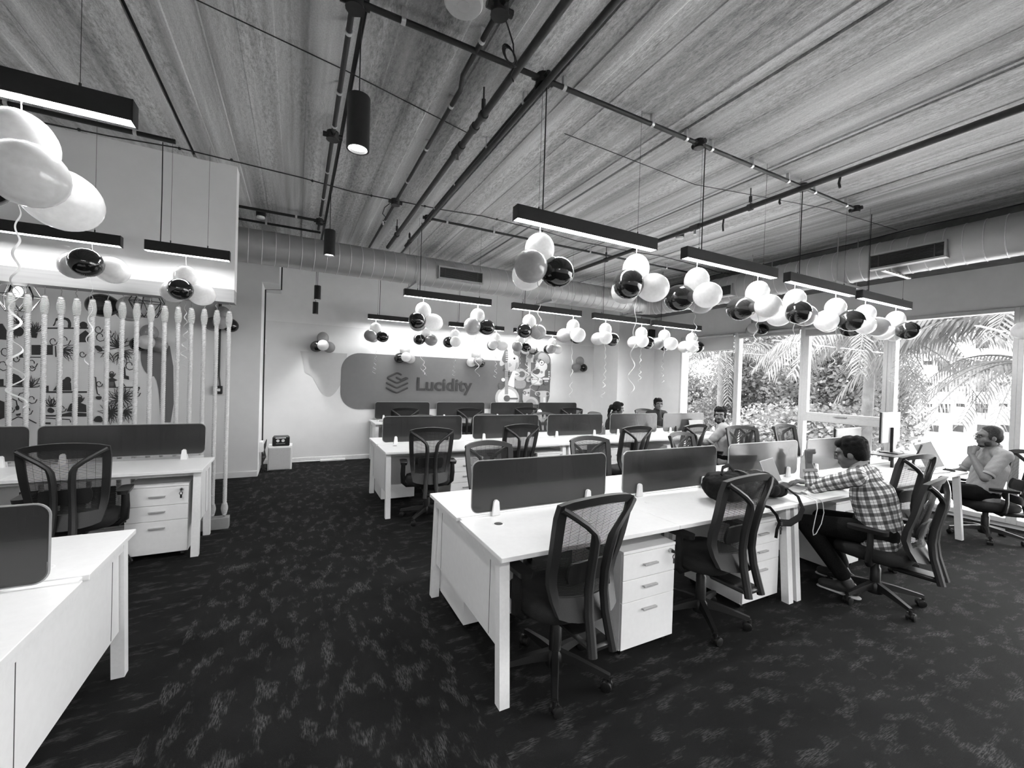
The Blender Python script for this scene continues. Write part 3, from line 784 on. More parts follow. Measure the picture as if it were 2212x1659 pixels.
# ------------------------------------------------------------------ drawer pedestals
def make_pedestal():
    t = thing('drawer_pedestal', 'x', 'drawer unit', (0, 0, 0), 0, 'white three drawer pedestals'); kids = []
    W, D, Ht = .21, .50, .63
    def ad(mb, name, mat, par=t, sm=None):
        o = mb.build(name, mat, par, sm); kids.append((o, par)); return o
    b = MB(); b.box(-W, -W+.018, .018, D, .045, Ht-.018); b.box(W-.018, W, .018, D, .045, Ht-.018); b.box(-W+.018, W-.018, D-.018, D, .045, Ht-.018); b.box(-W+.018, W-.018, .018, D-.018, .045, .063)
    ad(b, 'body', M['white'])
    ad(MB().box(-W-.002, W+.002, -.002, D+.002, Ht-.018, Ht, .002), 'top', M['white'])
    for (z0, z1, hz) in ((.052, .325, .268), (.328, .455, .405), (.458, .609, .535)):
        d = ad(MB().box(-W+.001, W-.001, 0, .018, z0, z1, .0015), 'drawer', M['white'])
        h = MB(); h.box(-.055, .055, -.020, -.012, hz-.006, hz+.006, .002); h.box(-.055, .055, -.012, 0, hz-.003, hz+.003)
        ad(h, 'handle', M['handle'], d)
    ad(MB().lathe([(.011, -.022), (.013, -.018), (.013, 0)], 12, (W-.045, 0, .585), 'y'), 'lock', M['chrome'], t, 40)
    k = MB(); k.box(W-.048, W-.042, -.045, -.022, .576, .594, .002); k.tube([(W-.045+.011*math.cos(a), -.034, .556+.013*math.sin(a)) for a in [2*PI*q/12 for q in range(12)]], .003, 5, closed=True); k.box(W-.052, W-.038, -.037, -.031, .515, .546, .002)
    ad(k, 'key', M['black'])
    for (x, y) in ((-W+.04, .05), (W-.04, .05), (-W+.04, D-.05), (W-.04, D-.05)):
        ad(MB().lathe([(.02, -.012), (.02, .012)], 12, (x, y, .021), 'x'), 'caster', M['black'], t, 40)
    return t, kids
ped, pedk = make_pedestal()
first = True
def pedestal(x, y, label, rz=0.0):
    global first
    if first:
        ped.location = (x, y, 0); ped.rotation_euler = (0, 0, rz); ped['label'] = label; first = False; return ped
    return copy_tree(ped, pedk, (x, y, 0), rz, label)
for i, (x, y) in enumerate(((1.917, 1.84), (3.08, 1.88), (4.40, 1.93), (5.64, 1.93))):
    pedestal(x, y, 'white three drawer pedestal under the front of the backpack bench, %s from the aisle' % nth[i])
for i in range(4):
    pedestal(X1+PX*i+(.29 if i == 0 else .365), 2.965, 'white three drawer pedestal under the rear of the backpack bench, %s from the aisle' % nth[i], PI)
for i in range(5):
    pedestal(.905+PX*i+1.0, 4.84, 'white three drawer pedestal under the front of the middle bench, %s from the aisle' % nth[i])
for i in range(5):
    pedestal(.905+PX*i+(.29 if i == 0 else .365), 5.93, 'white three drawer pedestal under the rear of the middle bench, %s from the aisle' % nth[i], PI)
for i in range(4):
    pedestal(1.265+1.215*i+.98, 7.78, 'white three drawer pedestal under the wall bench, %s from the aisle' % nth[i])
pedestal(-1.012, 4.46, 'white three drawer pedestal with a key beside the ropes, at the aisle')
pedestal(-2.24, 4.46, 'white three drawer pedestal beside the ropes, far from the aisle')

# ================================================================== TASK CHAIRS
def back_pt(u, v, dz=0.0, off=0.0):
    """backrest surface; u -1..1, v 0..1; chair faces +y"""
    hw = .188 + .052*v + .010*math.sin(PI*v)
    z = .475 + .565*v + (.035*(1-u*u)*v) + (-.02*(1-u*u)*(1-v))
    y = -.205 - .10*max(0, v-.22)**1.25*1.25 + .035*math.exp(-((v-.25)/.22)**2) - .05*(1-v)**3 + .055*u*u - .055
    return Vector((hw*u, y - off, z + dz))
def make_chair(dz, tilt=0.0):
    t = thing('office_chair', 'x', 'chair', (0, 0, 0), 0, 'black mesh office chairs'); kids = []
    def ad(mb, name, mat, par=t, sm=40):
        o = mb.build(name, mat, par, sm); kids.append((o, par)); return o
    # base
    ad(MB().lathe([(.05, .055), (.055, .075), (.05, .125), (.036, .14)], 16), 'hub', M['black'])
    ad(MB().lathe([(.034, .13), (.034, .30+dz), (.026, .31+dz), (.026, .37+dz)], 16), 'gas_lift', M['black'])
    for k in range(5):
        a = 2*PI*k/5 + PI/2; ca, sa = math.cos(a), math.sin(a)
        L = MB(); m0 = L.mark()
        pts = [(.03, .115, .024, .026), (.12, .108, .022, .020), (.22, .092, .018, .015), (.30, .078, .017, .011)]
        V = []; F = []
        for (r, z, w_, h_) in pts: V += [(r, -w_, z-h_), (r, w_, z-h_), (r, w_*.7, z+h_), (r, -w_*.7, z+h_)]
        for i in range(3):
            for j in range(4): F.append((i*4+j, i*4+(j+1) % 4, (i+1)*4+(j+1) % 4, (i+1)*4+j))
        F += [(3,2,1,0), (12,13,14,15)]
        L.add(V, F); L.xf(Matrix.Rotation(a, 4, 'Z'))
        leg = ad(L, 'base_leg', M['black'])
        c = MB(); cx, cy_c = .298*ca, .298*sa
        ax = Vector((-sa, ca, 0)).normalized() if k % 2 else Vector((-sa*.5 + ca*.86, ca*.5 + sa*.86, 0)).normalized()
        pc = Vector((cx, cy_c, .027)) - Vector((ax.y, -ax.x, 0))*.012
        for s_ in (-1, 1):
            q = pc + ax*(.016*s_)
            c.tube([q - ax*.009, q - ax*.007, q + ax*.007, q + ax*.009], [.022, .027, .027, .022], 14)
        c.tube([pc - ax*.007, pc + ax*.007], .024, 10); c.tube([(cx, cy_c, .03), (cx, cy_c, .075)], .010, 8)
        ad(c, 'caster', M['black'], leg)
    # mechanism and seat
    ad(MB().box(-.09, .09, -.14, .12, .355+dz, .40+dz, .015), 'tilt_mechanism', M['black'])
    ad(MB().tube([(.09, .02, .375+dz), (.24, .04, .375+dz), (.27, .05, .372+dz)], .007, 6), 'lever', M['black'])
    nu, nv = 28, 7
    V = []; F = []
    lay = [(.0, .84), (.008, .93), (.03, .99), (.055, 1.0), (.078, .96), (.088, .86), (.092, .6), (.090, .3)]
    for (z, s_) in lay:
        for k in range(nu):
            a = 2*PI*k/nu; ca, sa = math.cos(a), math.sin(a)
            r = (abs(ca)**3.2 + abs(sa)**3.2)**(-1/3.2)
            x, y = .245*r*ca*s_, .24*r*sa*s_ + .01
            V.append((x, y, .398 + dz + z - (.025*max(0, y/.25)**3 if z > .04 else 0) + .012*(x/.25)**2*(1 if z > .05 else 0)))
    for i in range(len(lay)-1):
        for k in range(nu): F.append((i*nu+k, i*nu+(k+1) % nu, (i+1)*nu+(k+1) % nu, (i+1)*nu+k))
    F += [tuple(range(nu))[::-1], tuple((len(lay)-1)*nu+k for k in range(nu))]
    ad(MB().add(V, F), 'seat', M['black_soft'], sm=60)
    # arm rests
    for s_ in (-1, 1):
        m = MB(); m.tube([(.10*s_, -.02, .385+dz), (.235*s_, -.02, .385+dz), (.272*s_, -.02, .42+dz), (.278*s_, -.03, .52+dz), (.275*s_, -.03, .632+dz)], [(.018, .026), (.018, .026), (.018, .028), (.016, .028), (.014, .024)], 10)
        ad(m, 'arm_post', M['black'])
        m = MB(); P = rrect(-.04, .04, -.13, .11, .035, 5)
        m.prism(P, lambda x, y: (.272*s_+x*.85, y, .632+dz), lambda x, y: (.272*s_+x, y, .66+dz)); ad(m, 'arm_pad', M['black'])
    # backrest frame: a closed ring between an inner and an outer outline, with thickness
    def ring_pts(inset_u, v0, v1, n=9):
        out = []
        for k in range(n): out.append((-inset_u, v1 + (v0-v1)*k/(n-1)))
        for k in range(1, n-1): out.append((-inset_u + 2*inset_u*k/(n-1), v0))
        for k in range(n): out.append((inset_u, v0 + (v1-v0)*k/(n-1)))
        for k in range(1, n-1): out.append((inset_u - 2*inset_u*k/(n-1), v1))
        return out
    O = ring_pts(1.0, .0, 1.0); I = ring_pts(.81, .165, .925); n = len(O)
    # round the outer corners a little
    def soft(u, v):
        du, dv = max(0, abs(u)-.88)/.12, max(0, abs(v-.5)-.455)/.045
        if du > .2 and dv > .2: return u*(1-.035), .5 + (v-.5)*(1-.02)
        return u, v
    O = [soft(u, v) for u, v in O]
    V = []; F = []
    for (u, v) in O: V.append(back_pt(u, v, dz, -.014))
    for (u, v) in I: V.append(back_pt(u, v, dz, -.012))
    for (u, v) in I: V.append(back_pt(u, v, dz, .010))
    for (u, v) in O: V.append(back_pt(u, v, dz, .018))
    for i in range(n):
        j = (i+1) % n
        for a in range(4):
            b = (a+1) % 4; F.append((a*n+i, a*n+j, b*n+j, b*n+i))
    ad(MB().add(V, F), 'back_frame', M['black_frame'], sm=50)
    # mesh: woven threads
    m = MB(); rows = 84; cols = 8
    for r in range(rows):
        v0 = .12 + .82*(r+.0)/rows; v1 = v0 + .82/rows*.60
        V = []; F = []
        for c in range(cols+1):
            u = -.85 + 1.7*c/cols
            V.append(back_pt(u, v0, dz, .0)); V.append(back_pt(u, v1, dz, .0))
        for c in range(cols): F.append((2*c, 2*c+2, 2*c+3, 2*c+1))
        m.add(V, F)
    for c in range(9):
        u0 = -.85 + 1.7*c/9; V = []; F = []
        for r in range(13):
            v = .12 + .82*r/12; V.append(back_pt(u0, v, dz, .001)); V.append(back_pt(u0+.006, v, dz, .001))
        for r in range(12): F.append((2*r, 2*r+1, 2*r+3, 2*r+2))
        m.add(V, F)
    ad(m, 'back_mesh', M['mesh'], sm=None)
    # lumbar pad
    m = MB(); P = rrect(-.62, .62, .27, .46, .08, 5)
    def lp(off): return lambda u, v: tuple(back_pt(u, v, dz, off))
    m.prism(P[::-1], lp(.010), lp(.026)); ad(m, 'lumbar_support', M['black_frame'])
    # Y-shaped rear spine: two uprights that fork to the top corners
    for s_ in (-1, 1):
        pts = []
        for (x, z, y) in ((.064, .325, -.372), (.058, .40, -.352), (.052, .50, -.325), (.047, .60, -.312), (.045, .70, -.320), (.047, .80, -.340), (.053, .87, -.356), (.066, .905, -.362), (.11, .945, -.356), (.17, .987, -.340), (.222, 1.022, -.318)):
            pts.append((x*s_, y, z+dz))
        rad = [(.023, .024)]*3 + [(.021, .025)]*4 + [(.016, .019)]*4
        m = MB().tube(pts, rad, 8, flat=(1, 0, 0)); ad(m, 'spine', M['black_frame'])
    m = MB(); m.box(-.07, .07, -.37, -.10, .335+dz, .372+dz, .012); ad(m, 'spine_bracket', M['black'])
    return t, kids
chA, chAk = make_chair(0.0); chB, chBk = make_chair(-.055)
used = {}
def chair(x, y, deg, label, low=False):
    root, kids = (chB, chBk) if low else (chA, chAk)
    rz = math.radians(deg)
    if root.name not in used:
        used[root.name] = 1; root.location = (x, y, 0); root.rotation_euler = (0, 0, rz); root['label'] = label; return root
    return copy_tree(root, kids, (x, y, 0), rz, label)
# chair(x, y, degrees counter-clockwise from facing +y, label)
chair(1.30, 1.91, 3, 'black mesh office chair at the aisle end of the backpack bench')
chair(2.52, 1.95, 2, 'black mesh office chair in front of the backpack')
chair(4.02, 1.57, 8, 'black mesh office chair under the person in the checked shirt', True)
chair(4.95, 1.95, -8, 'black mesh office chair between the two people at the backpack bench')
chair(6.92, 1.73, 40, 'black mesh office chair under the person in the pale T-shirt', True)
chair(1.62, 3.33, 176, 'black mesh office chair behind the backpack bench, first from the aisle', True)
chair(2.80, 3.36, 170, 'black mesh office chair behind the backpack bench, second from the aisle', True)
chair(4.35, 3.40, 186, 'black mesh office chair behind the backpack bench, third from the aisle', True)
chair(5.40, 3.42, 160, 'black mesh office chair behind the backpack bench, fourth from the aisle')
chair(6.55, 3.45, 175, 'black mesh office chair behind the backpack bench, close to the windows')
chair(1.36, 4.68, -10, 'black mesh office chair before the middle bench, first from the aisle')
chair(2.50, 4.82, -4, 'black mesh office chair before the middle bench, second from the aisle')
chair(3.92, 4.34, -4, 'black mesh office chair before the middle bench, third from the aisle')
chair(5.0, 4.36, 2, 'black mesh office chair before the middle bench, fourth from the aisle')
chair(5.78, 4.16, 8, 'black mesh office chair under the bearded person by the window')
chair(1.75, 6.12, 176, 'black mesh office chair behind the middle bench, first from the aisle', True)
chair(2.90, 6.22, 182, 'black mesh office chair behind the middle bench, second from the aisle', True)
chair(4.12, 6.38, 178, 'black mesh office chair behind the middle bench, third from the aisle', True)
chair(5.42, 6.42, 200, 'black mesh office chair under the person with the ponytail', True)
chair(6.66, 6.45, 172, 'black mesh office chair under the dark haired person beside the pier')
chair(1.72, 7.55, -8, 'black mesh office chair at the wall bench, first from the aisle')
chair(2.88, 7.40, -14, 'black mesh office chair at the wall bench, second from the aisle')
chair(4.15, 7.62, -10, 'black mesh office chair at the wall bench, third from the aisle')
chair(5.20, 7.45, -20, 'black mesh office chair at the wall bench, fourth from the aisle')
chair(-1.45, 4.30, 6, 'black mesh office chair at the desk in front of the ropes')
# ================================================================== PAINT AND LETTERING ON THE WALLS
def on_wall(px, py, Y):
    cp, sp, cy, sy = math.cos(CAM_PIT), math.sin(CAM_PIT), math.cos(CAM_YAW), math.sin(CAM_YAW)
    fw = Vector((sy*cp, cy*cp, sp)); r = Vector((cy, -sy, 0)); u = r.cross(fw)
    r2 = r*math.cos(CAM_ROLL) + u*math.sin(CAM_ROLL); u2 = u*math.cos(CAM_ROLL) - r*math.sin(CAM_ROLL)
    d = fw*CAM_F + r2*(px-1106) - u2*(py-829.5); t = Y/d.y
    return (d.x*t, CAM_H + d.z*t)
# wordmark: each letter a mesh of its own, mounted on the band
def wordmark():
    t = thing('wall_lettering', 'dark mounted letters spelling the company name on the grey band', 'sign', (2.15, YB-.012, 1.335))
    def mesh_of(s):
        cu = bpy.data.curves.new('letter', 'FONT'); cu.body = s; cu.size = .355; cu.extrude = .006; cu.offset = .007; cu.resolution_u = 4
        o = bpy.data.objects.new('letter', cu); COL.objects.link(o)
        dg = bpy.context.evaluated_depsgraph_get(); dg.update()
        me = bpy.data.meshes.new_from_object(o.evaluated_get(dg)); bpy.data.objects.remove(o); bpy.data.curves.remove(cu)
        return me
    def ext(me):
        x = [v.co.x for v in me.vertices]; return min(x), max(x)
    word = 'Lucidity'; res = []
    for i, ch in enumerate(word):
        full = mesh_of(word[:i+1]); a = ext(full)[1]; me = mesh_of(ch); b = ext(me)[1]; res.append((me, a-b)); bpy.data.meshes.remove(full)
    wid = max(o + ext(me)[1] for me, o in res); k = 1.22/wid
    for me, o in res:
        for v in me.vertices: v.co = Vector(((v.co.x+o)*k, -.012 - v.co.z, v.co.y*1.03))
        me.flip_normals() if False else None
        me.materials.clear(); me.materials.append(M['ink']); me.name = 'letter'
        ob = bpy.data.objects.new('letter', me); COL.objects.link(ob); ob.parent = t
    lg = thing('wall_logo', 'dark stacked chevron emblem mounted left of the lettering', 'sign', (1.56, YB-.012, 1.255))
    s = .43/170.0
    def st(pts):
        P = [((x-1232)*s, -.014, (1515-y)*s) for x, y in pts]
        Q = []
        for i in range(len(P)):
            Q.append(P[i])
        m = MB()
        m.tube(Q, (.006, .018), 8, flat=(0, 1, 0))
        for q in (Q[0], Q[-1]): m.ball(q, (.018, .006, .018), 10, 8)
        return m
    def bend(pts, r=16):
        out = [pts[0]]
        for i in range(1, len(pts)-1):
            a, b, c = Vector(pts[i-1]), Vector(pts[i]), Vector(pts[i+1])
            p = b + (a-b).normalized()*r; q = b + (c-b).normalized()*r
            for k in range(6):
                t_ = k/5; out.append(tuple(p*(1-t_)**2 + b*2*t_*(1-t_) + q*t_*t_))
        return out + [pts[-1]]
    st(bend([(1345, 1364), (1315, 1350), (1238, 1391), (1315, 1432), (1397, 1392)])).build('emblem_stroke', M['ink'], lg, 60)
    st(bend([(1397, 1392), (1385, 1388), (1345, 1406)], 4)).build('emblem_stroke', M['ink'], lg, 60)
    st([(1312, 1388), (1352, 1406)]).build('emblem_stroke', M['ink'], lg, 60)
    st(bend([(1238, 1430), (1315, 1470), (1397, 1430)])).build('emblem_stroke', M['ink'], lg, 60)
    st(bend([(1238, 1468), (1315, 1508), (1397, 1468)])).build('emblem_stroke', M['ink'], lg, 60)
wordmark()

class Paint:
    """thin flat painted shapes on a wall, stacked a fraction of a millimetre apart"""
    def __init__(s, name, label, Y, sc, ox, oy, base=.004):
        s.t = thing(name, label, 'mural', (0, Y, 0)); s.Y = Y; s.sc = sc; s.o = (ox, oy); s.k = 0; s.base = base
    def P(s, q): return on_wall(s.o[0] + q[0]/s.sc, s.o[1] + q[1]/s.sc, s.Y)
    def poly(s, pts, mat, smooth=0):
        pts = [Vector(p) for p in pts]
        for _ in range(smooth):
            n = len(pts); out = []
            for i in range(n):
                a, b = pts[i], pts[(i+1) % n]; out += [a*.75 + b*.25, a*.25 + b*.75]
            pts = out
        W = [s.P(q) for q in pts]
        area = sum(W[i][0]*W[(i+1) % len(W)][1] - W[(i+1) % len(W)][0]*W[i][1] for i in range(len(W)))
        if area > 0: W = W[::-1]
        s.k += 1; d = s.base + .0004*s.k
        MB().prism(W, lambda x, z: (x, -.0005, z), lambda x, z: (x, -d, z)).build('painted_shape', mat, s.t)
    def disc(s, c, r, mat, a0=0, a1=360, n=28):
        pts = [(c[0] + r*math.cos(math.radians(a0 + (a1-a0)*k/n)), c[1] + r*math.sin(math.radians(a0 + (a1-a0)*k/n))) for k in range(n if a1-a0 == 360 else n+1)]
        s.poly(pts, mat)
    def rect(s, a, b, c, d, mat): s.poly([(a, b), (c, b), (c, d), (a, d)], mat)
    def stroke(s, pts, w, mat):
        s.k += 1; d = s.base + .0004*(s.k % 20)
        wm = w/s.sc*8.45/906*.5*1.1
        Q = [Vector(s.P(q)) for q in pts]; V = []; n = len(Q)
        for i in range(n):
            tg_ = (Q[min(n-1, i+1)] - Q[max(0, i-1)]); tg_ = tg_.normalized() if tg_.length > 1e-6 else Vector((1, 0)); nx = Vector((-tg_.y, tg_.x))*wm
            V += [(Q[i].x + nx.x, -d, Q[i].y + nx.y), (Q[i].x - nx.x, -d, Q[i].y - nx.y)]
        MB().add(V, [(2*i, 2*i+2, 2*i+3, 2*i+1) for i in range(n-1)]).build('painted_line', mat, s.t)

m = Paint('wall_mural', 'abstract painted mural of geometric musicians at the end of the grey band', YB, 9.217, 1060, 740, .013)
D, S_, G_, L_, W_ = M['ink2'], M['ink3'], M['ink5'], M['pale'], M['ink4']
m.poly([(300,115),(345,130),(350,400),(280,430),(190,480),(165,400),(215,330),(245,220),(270,145)], L_, 1)
m.poly([(300,125),(332,142),(340,190),(340,390),(275,415),(225,370),(218,320),(250,230),(275,150)], D, 1)
for y in (185, 225, 265, 310, 350): m.rect(295, y, 345, y+11, W_)
m.poly([(440,200),(560,260),(550,480),(480,580),(330,580),(340,340)], G_)
m.poly([(460,135),(600,145),(660,180),(705,260),(690,380),(712,460),(705,520),(550,470),(555,300),(520,260),(460,240),(440,190)], D, 1)
m.poly([(395,315),(430,285),(490,285),(535,315),(490,345),(430,350)], W_, 2); m.disc((465,318), 23, M['ink'])
m.poly([(355,410),(380,405),(415,450),(375,490),(352,480)], S_)
m.poly([(500,400),(535,395),(540,480),(470,570),(480,520)], S_)
m.rect(730, 280, 792, 620, G_); m.disc((772,265), 55, S_); m.poly([(690,580),(790,590),(780,640),(700,660)], S_)
m.disc((580,640), 125, L_); m.disc((612,632), 62, D); m.poly([(430,560),(490,560),(590,632),(500,680),(430,670)], W_, 1)
m.poly([(480,615),(520,610),(565,632),(520,655),(480,645)], S_, 1)
m.poly([(430,570),(470,680),(460,900),(335,850),(345,780),(400,640)], W_)
m.poly([(470,730),(560,765),(660,740),(700,810),(680,890),(620,920),(460,912)], S_, 1)
m.poly([(520,925),(615,925),(615,1195),(545,1195)], D)
m.disc((320,1110), 240, G_, 0, 360); m.disc((320,1110), 190, W_); 
for r in (205, 185, 165, 145): m.stroke([(310 + r*math.cos(math.radians(a)), 1110 + r*math.sin(math.radians(a))) for a in range(150, 261, 10)], 9, L_)
m.poly([(155,795),(200,815),(270,830),(265,900),(175,955),(140,870)], D, 1)
m.rect(272, 400, 336, 1030, S_)
for x in (288, 304, 320): m.stroke([(x, 700), (x-8, 1020)], 5, D)
for y in (580, 620, 660): m.rect(276, y, 332, y+12, D)
for y in (565, 603, 640, 680): m.disc((358, y), 9, M['ink'])
m.disc((312,1110), 62, D); m.poly([(365,1100),(520,1098),(535,1113),(520,1130),(365,1128)], D)
m.disc((238,740), 36, W_); m.poly([(228,550),(250,520),(280,515),(280,550)], D)
m.poly([(880,165),(1000,165),(1100,205),(1160,270),(1182,350),(1178,800),(1130,848),(1060,850),(1030,800),(1030,560),(1000,330),(900,330),(890,390),(850,395),(850,330),(872,240)], D, 1)
m.poly([(920,330),(940,240),(1000,200),(1080,215),(1150,290),(1165,400),(1100,430),(1000,330)], S_, 1)
m.poly([(880,400),(980,390),(1100,410),(1115,460),(1105,530),(1062,560),(1062,700),(800,700),(788,560),(880,520)], W_, 1)
m.disc((1000,402), 56, D); m.disc((1000,402), 44, W_); m.disc((1000,402), 16, D)
m.poly([(800,545),(870,555),(900,515),(960,530),(975,580),(930,635),(870,632),(815,600)], D, 1)
m.disc((1000,590), 26, S_)
m.rect(690, 655, 790, 700, S_); m.disc((740,740), 48, L_); m.disc((765,740), 26, D)
m.poly([(785,690),(1020,690),(1020,850),(830,850),(785,800)], G_, 1); m.poly([(800,700),(1005,700),(1005,825),(840,825),(800,790)], W_, 1)
for x in (810, 842, 880, 916): m.rect(x, 718, x+14, 745 if x < 900 else 770, D)
m.rect(1020, 700, 1150, 740, W_)
for x in (1058, 1084, 1110): m.rect(x, 755, x+16, 785, W_)
for y in (570, 615, 660): m.rect(1132, y, 1156, y+28, W_)
m.disc((985,780), 30, S_)
m.poly([(950,860),(1080,850),(1085,890),(1122,955),(908,955),(945,905)], D)
m.poly([(900,960),(1125,960),(1165,1015),(1125,1072),(900,1072),(860,1015)], L_, 1); m.disc((928,1020), 42, D); m.disc((1112,1020), 32, D)
m.rect(968, 985, 1088, 1195, G_); m.rect(1030, 1090, 1065, 1195, W_)
m.poly([(620,985),(650,930),(725,925),(785,905),(760,970),(760,1080),(700,1195),(620,1195)], G_, 1)
m.disc((658,1000), 34, D); m.disc((658,1000), 16, L_); m.disc((732,1000), 20, D); m.poly([(680,1030),(720,1030),(700,1065)], W_)
m.disc((780,1230), 155, L_, 180, 360); m.disc((780,1230), 108, S_, 180, 360)

k = Paint('line_mural', 'black line drawing mural of people at desks and plants behind the ropes', 7.48, 5.0275, 0, 600, .004)
I = M['ink']
k.poly([(1525,870),(1540,760),(1620,700),(1740,690),(1880,760),(1890,1570),(1745,1570),(1730,1250),(1690,1070),(1620,1070),(1550,980)], M['band'], 1)
k.rect(345, 730, 575, 838, I); k.rect(212, 810, 250, 862, I); k.rect(210, 858, 492, 868, I)
k.poly([(570,525),(600,520),(610,460),(700,450),(745,480),(735,550),(775,545),(772,470),(730,430),(610,428),(595,490)], I, 1)
k.rect(490, 540, 960, 556, I); k.poly([(850,700),(862,620),(930,570),(965,600),(955,700)], I); k.poly([(860,500),(905,470),(955,500),(940,560),(880,550)], I, 1)
k.poly([(578,1225),(640,1140),(700,1100),(772,1140),(778,1225)], I); k.rect(482, 1172, 530, 1235, I); k.rect(480, 1232, 945, 1250, I); k.disc((738,1110), 34, I)
k.poly([(725,1450),(765,1370),(830,1340),(935,1380),(940,1460)], I); k.disc((868,1325), 34, I); k.rect(470, 1490, 940, 1506, I); k.poly([(640,1490),(760,1460),(940,1470),(940,1490)], I)
k.poly([(510,1450),(540,1400),(600,1440),(570,1475)], I, 1); k.rect(490, 1570, 550, 1590, I)
k.poly([(1160,1180),(1160,1100),(1225,1085),(1278,1112),(1245,1125),(1260,1185)], I); k.disc((1215,1062), 26, I); k.rect(1178, 1130, 1240, 1175, M['ink2'])
k.poly([(1322,960),(1360,968),(1366,1060),(1400,1070),(1402,1108),(1325,1088)], I); k.rect(1130, 1185, 1520, 1195, I); k.poly([(1320,1175),(1335,1130),(1362,1175)], I)
k.poly([(340,600),(410,600),(398,655),(352,652)], I); k.disc((208,585), 52, I); k.poly([(1040,1285),(1110,1285),(1098,1325),(1052,1322)], I, 1)
k.poly([(0,500),(30,500),(72,570),(70,675),(0,670)], I); k.poly([(120,1120),(150,1040),(200,1060),(250,1110),(240,1170),(150,1160)], I); k.rect(0, 1100, 40, 1175, I); k.rect(0, 1172, 260, 1184, I)
k.poly([(0,1330),(50,1350),(50,1520),(0,1540)], I); k.poly([(170,1400),(205,1380),(215,1430),(185,1440)], I, 1); k.poly([(180,1480),(230,1470),(220,1495),(190,1500)], I)
k.poly([(1010,1560),(1050,1500),(1100,1500),(1130,1570)], I, 1); k.poly([(1020,740),(1080,735),(1120,780),(1080,810)], I, 1); k.poly([(1000,830),(1030,820),(1015,885)], I)
rnd = random.Random(11)
def fan(cx, cy, n, r, a0, a1, loop=.35):
    for i in range(n):
        a = math.radians(a0 + (a1-a0)*i/(n-1) + rnd.uniform(-4, 4)); rr = r*rnd.uniform(.75, 1.05)
        ex, ey = cx + rr*math.cos(a), cy + rr*math.sin(a); nx, ny = -math.sin(a), math.cos(a); wv = rr*.12
        k.stroke([(cx, cy), (cx + .5*(ex-cx) + nx*wv, cy + .5*(ey-cy) + ny*wv), (ex, ey), (cx + .5*(ex-cx) - nx*wv, cy + .5*(ey-cy) - ny*wv), (cx, cy)], 5, I)
def curl(x, y, r, n=9):
    k.stroke([(x + r*math.cos(q*.8)*(1-q/14), y + r*math.sin(q*.8)*(1-q/14)) for q in range(n)], 5, I)
fan(1290, 760, 9, 190, 185, 330); fan(1330, 800, 9, 170, 0, 150); fan(1180, 800, 6, 140, 60, 200)
fan(1300, 1330, 9, 170, 150, 300); fan(1330, 1300, 8, 170, -70, 60); fan(1200, 1450, 9, 170, -30, 110); fan(1210, 1470, 7, 170, 190, 330); fan(1350, 1440, 7, 150, -20, 90)
fan(375, 600, 8, 150, 210, 330); fan(340, 1190, 7, 140, 200, 340); fan(560, 1400, 6, 120, 210, 340); fan(680, 780, 6, 170, -20, 60); fan(200, 500, 5, 120, 200, 330); fan(140, 560, 5, 110, 60, 140)
for (x, y, r) in ((900,830,40),(940,620,45),(350,980,38),(350,930,60),(580,690,50),(700,680,70),(1410,950,60),(1070,560,50),(350,1320,55),(250,1290,70),(300,1440,60),(680,1420,45),(580,1340,40),(120,1430,45),(60,800,60),(40,950,70),(180,880,40),(1220,1040,38),(870,1300,50),(1080,1150,40),(1480,1250,50),(1180,600,60),(1090,640,60)): curl(x, y, r)
k.stroke([(1000,1075),(1040,1080),(1048,1200),(1060,1260),(1085,1275)], 6, I); k.stroke([(985,1260),(988,1490)], 8, I); k.stroke([(605,740),(610,860)], 6, I); k.stroke([(470,1520),(760,1540),(770,1570)], 6, I)
k.stroke([(110,1300),(180,1335),(190,1390)], 6, I); k.stroke([(1460,1190),(1520,1200),(1500,1225)], 8, I); k.stroke([(100,1560),(200,1510),(320,1540),(400,1580)], 6, I)

# ================================================================== ROPE SCREEN
def make_rope():
    t = thing('hanging_rope', 'x', 'rope', (0, 0, 0), 0, 'ropes of the rope screen'); kids = []
    z0, z1 = .20, 2.17
    V = []; F = []; n = 12; rings = 420
    for i in range(rings+1):
        z = z0 + (z1-z0)*i/rings; tw = 2*PI*(z/.055)
        for q in range(n):
            a = 2*PI*q/n; r = .0172 + .0030*math.cos(3*(a-tw)); V.append((r*math.cos(a), r*math.sin(a), z))
    for i in range(rings):
        for q in range(n): F.append((i*n+q, i*n+(q+1) % n, (i+1)*n+(q+1) % n, (i+1)*n+q))
    F += [tuple(range(n))[::-1], tuple(rings*n+q for q in range(n))]
    def ad(mb, name, mat, sm=60):
        o = mb.build(name, mat, t, sm); kids.append((o, t))
    ad(MB().add(V, F), 'rope', M['rope'])
    for (a, b) in ((2.06, 2.19), (.155, .25)):
        m_ = MB(); prof = []
        for j in range(33):
            z = a + (b-a)*j/32; prof.append((.0250 + .0028*math.cos(j*PI) + .004*math.cos((j-16)/16*PI*.8), z))
        m_.lathe(prof, 14); ad(m_, 'whipping', M['rope'])
        m_ = MB(); q = 1 if a > 1 else -1; e = b if q > 0 else a
        m_.lathe([(.017, e), (.022, e+.012*q), (.012, e+.028*q)][::q], 10); ad(m_, 'frayed_end', M['rope'])
    ad(MB().tube([(0, 0, 2.19), (0, 0, 2.235), (.012, 0, 2.25), (.014, 0, 2.262), (.004, 0, 2.272), (0, 0, 2.29)], .003, 6), 'hook', M['steel'])
    ad(MB().tube([(0, 0, .155), (0, 0, .125), (.01, 0, .118), (0, 0, .112)], .003, 6), 'hook', M['steel'])
    return t, kids
rope, ropek = make_rope()
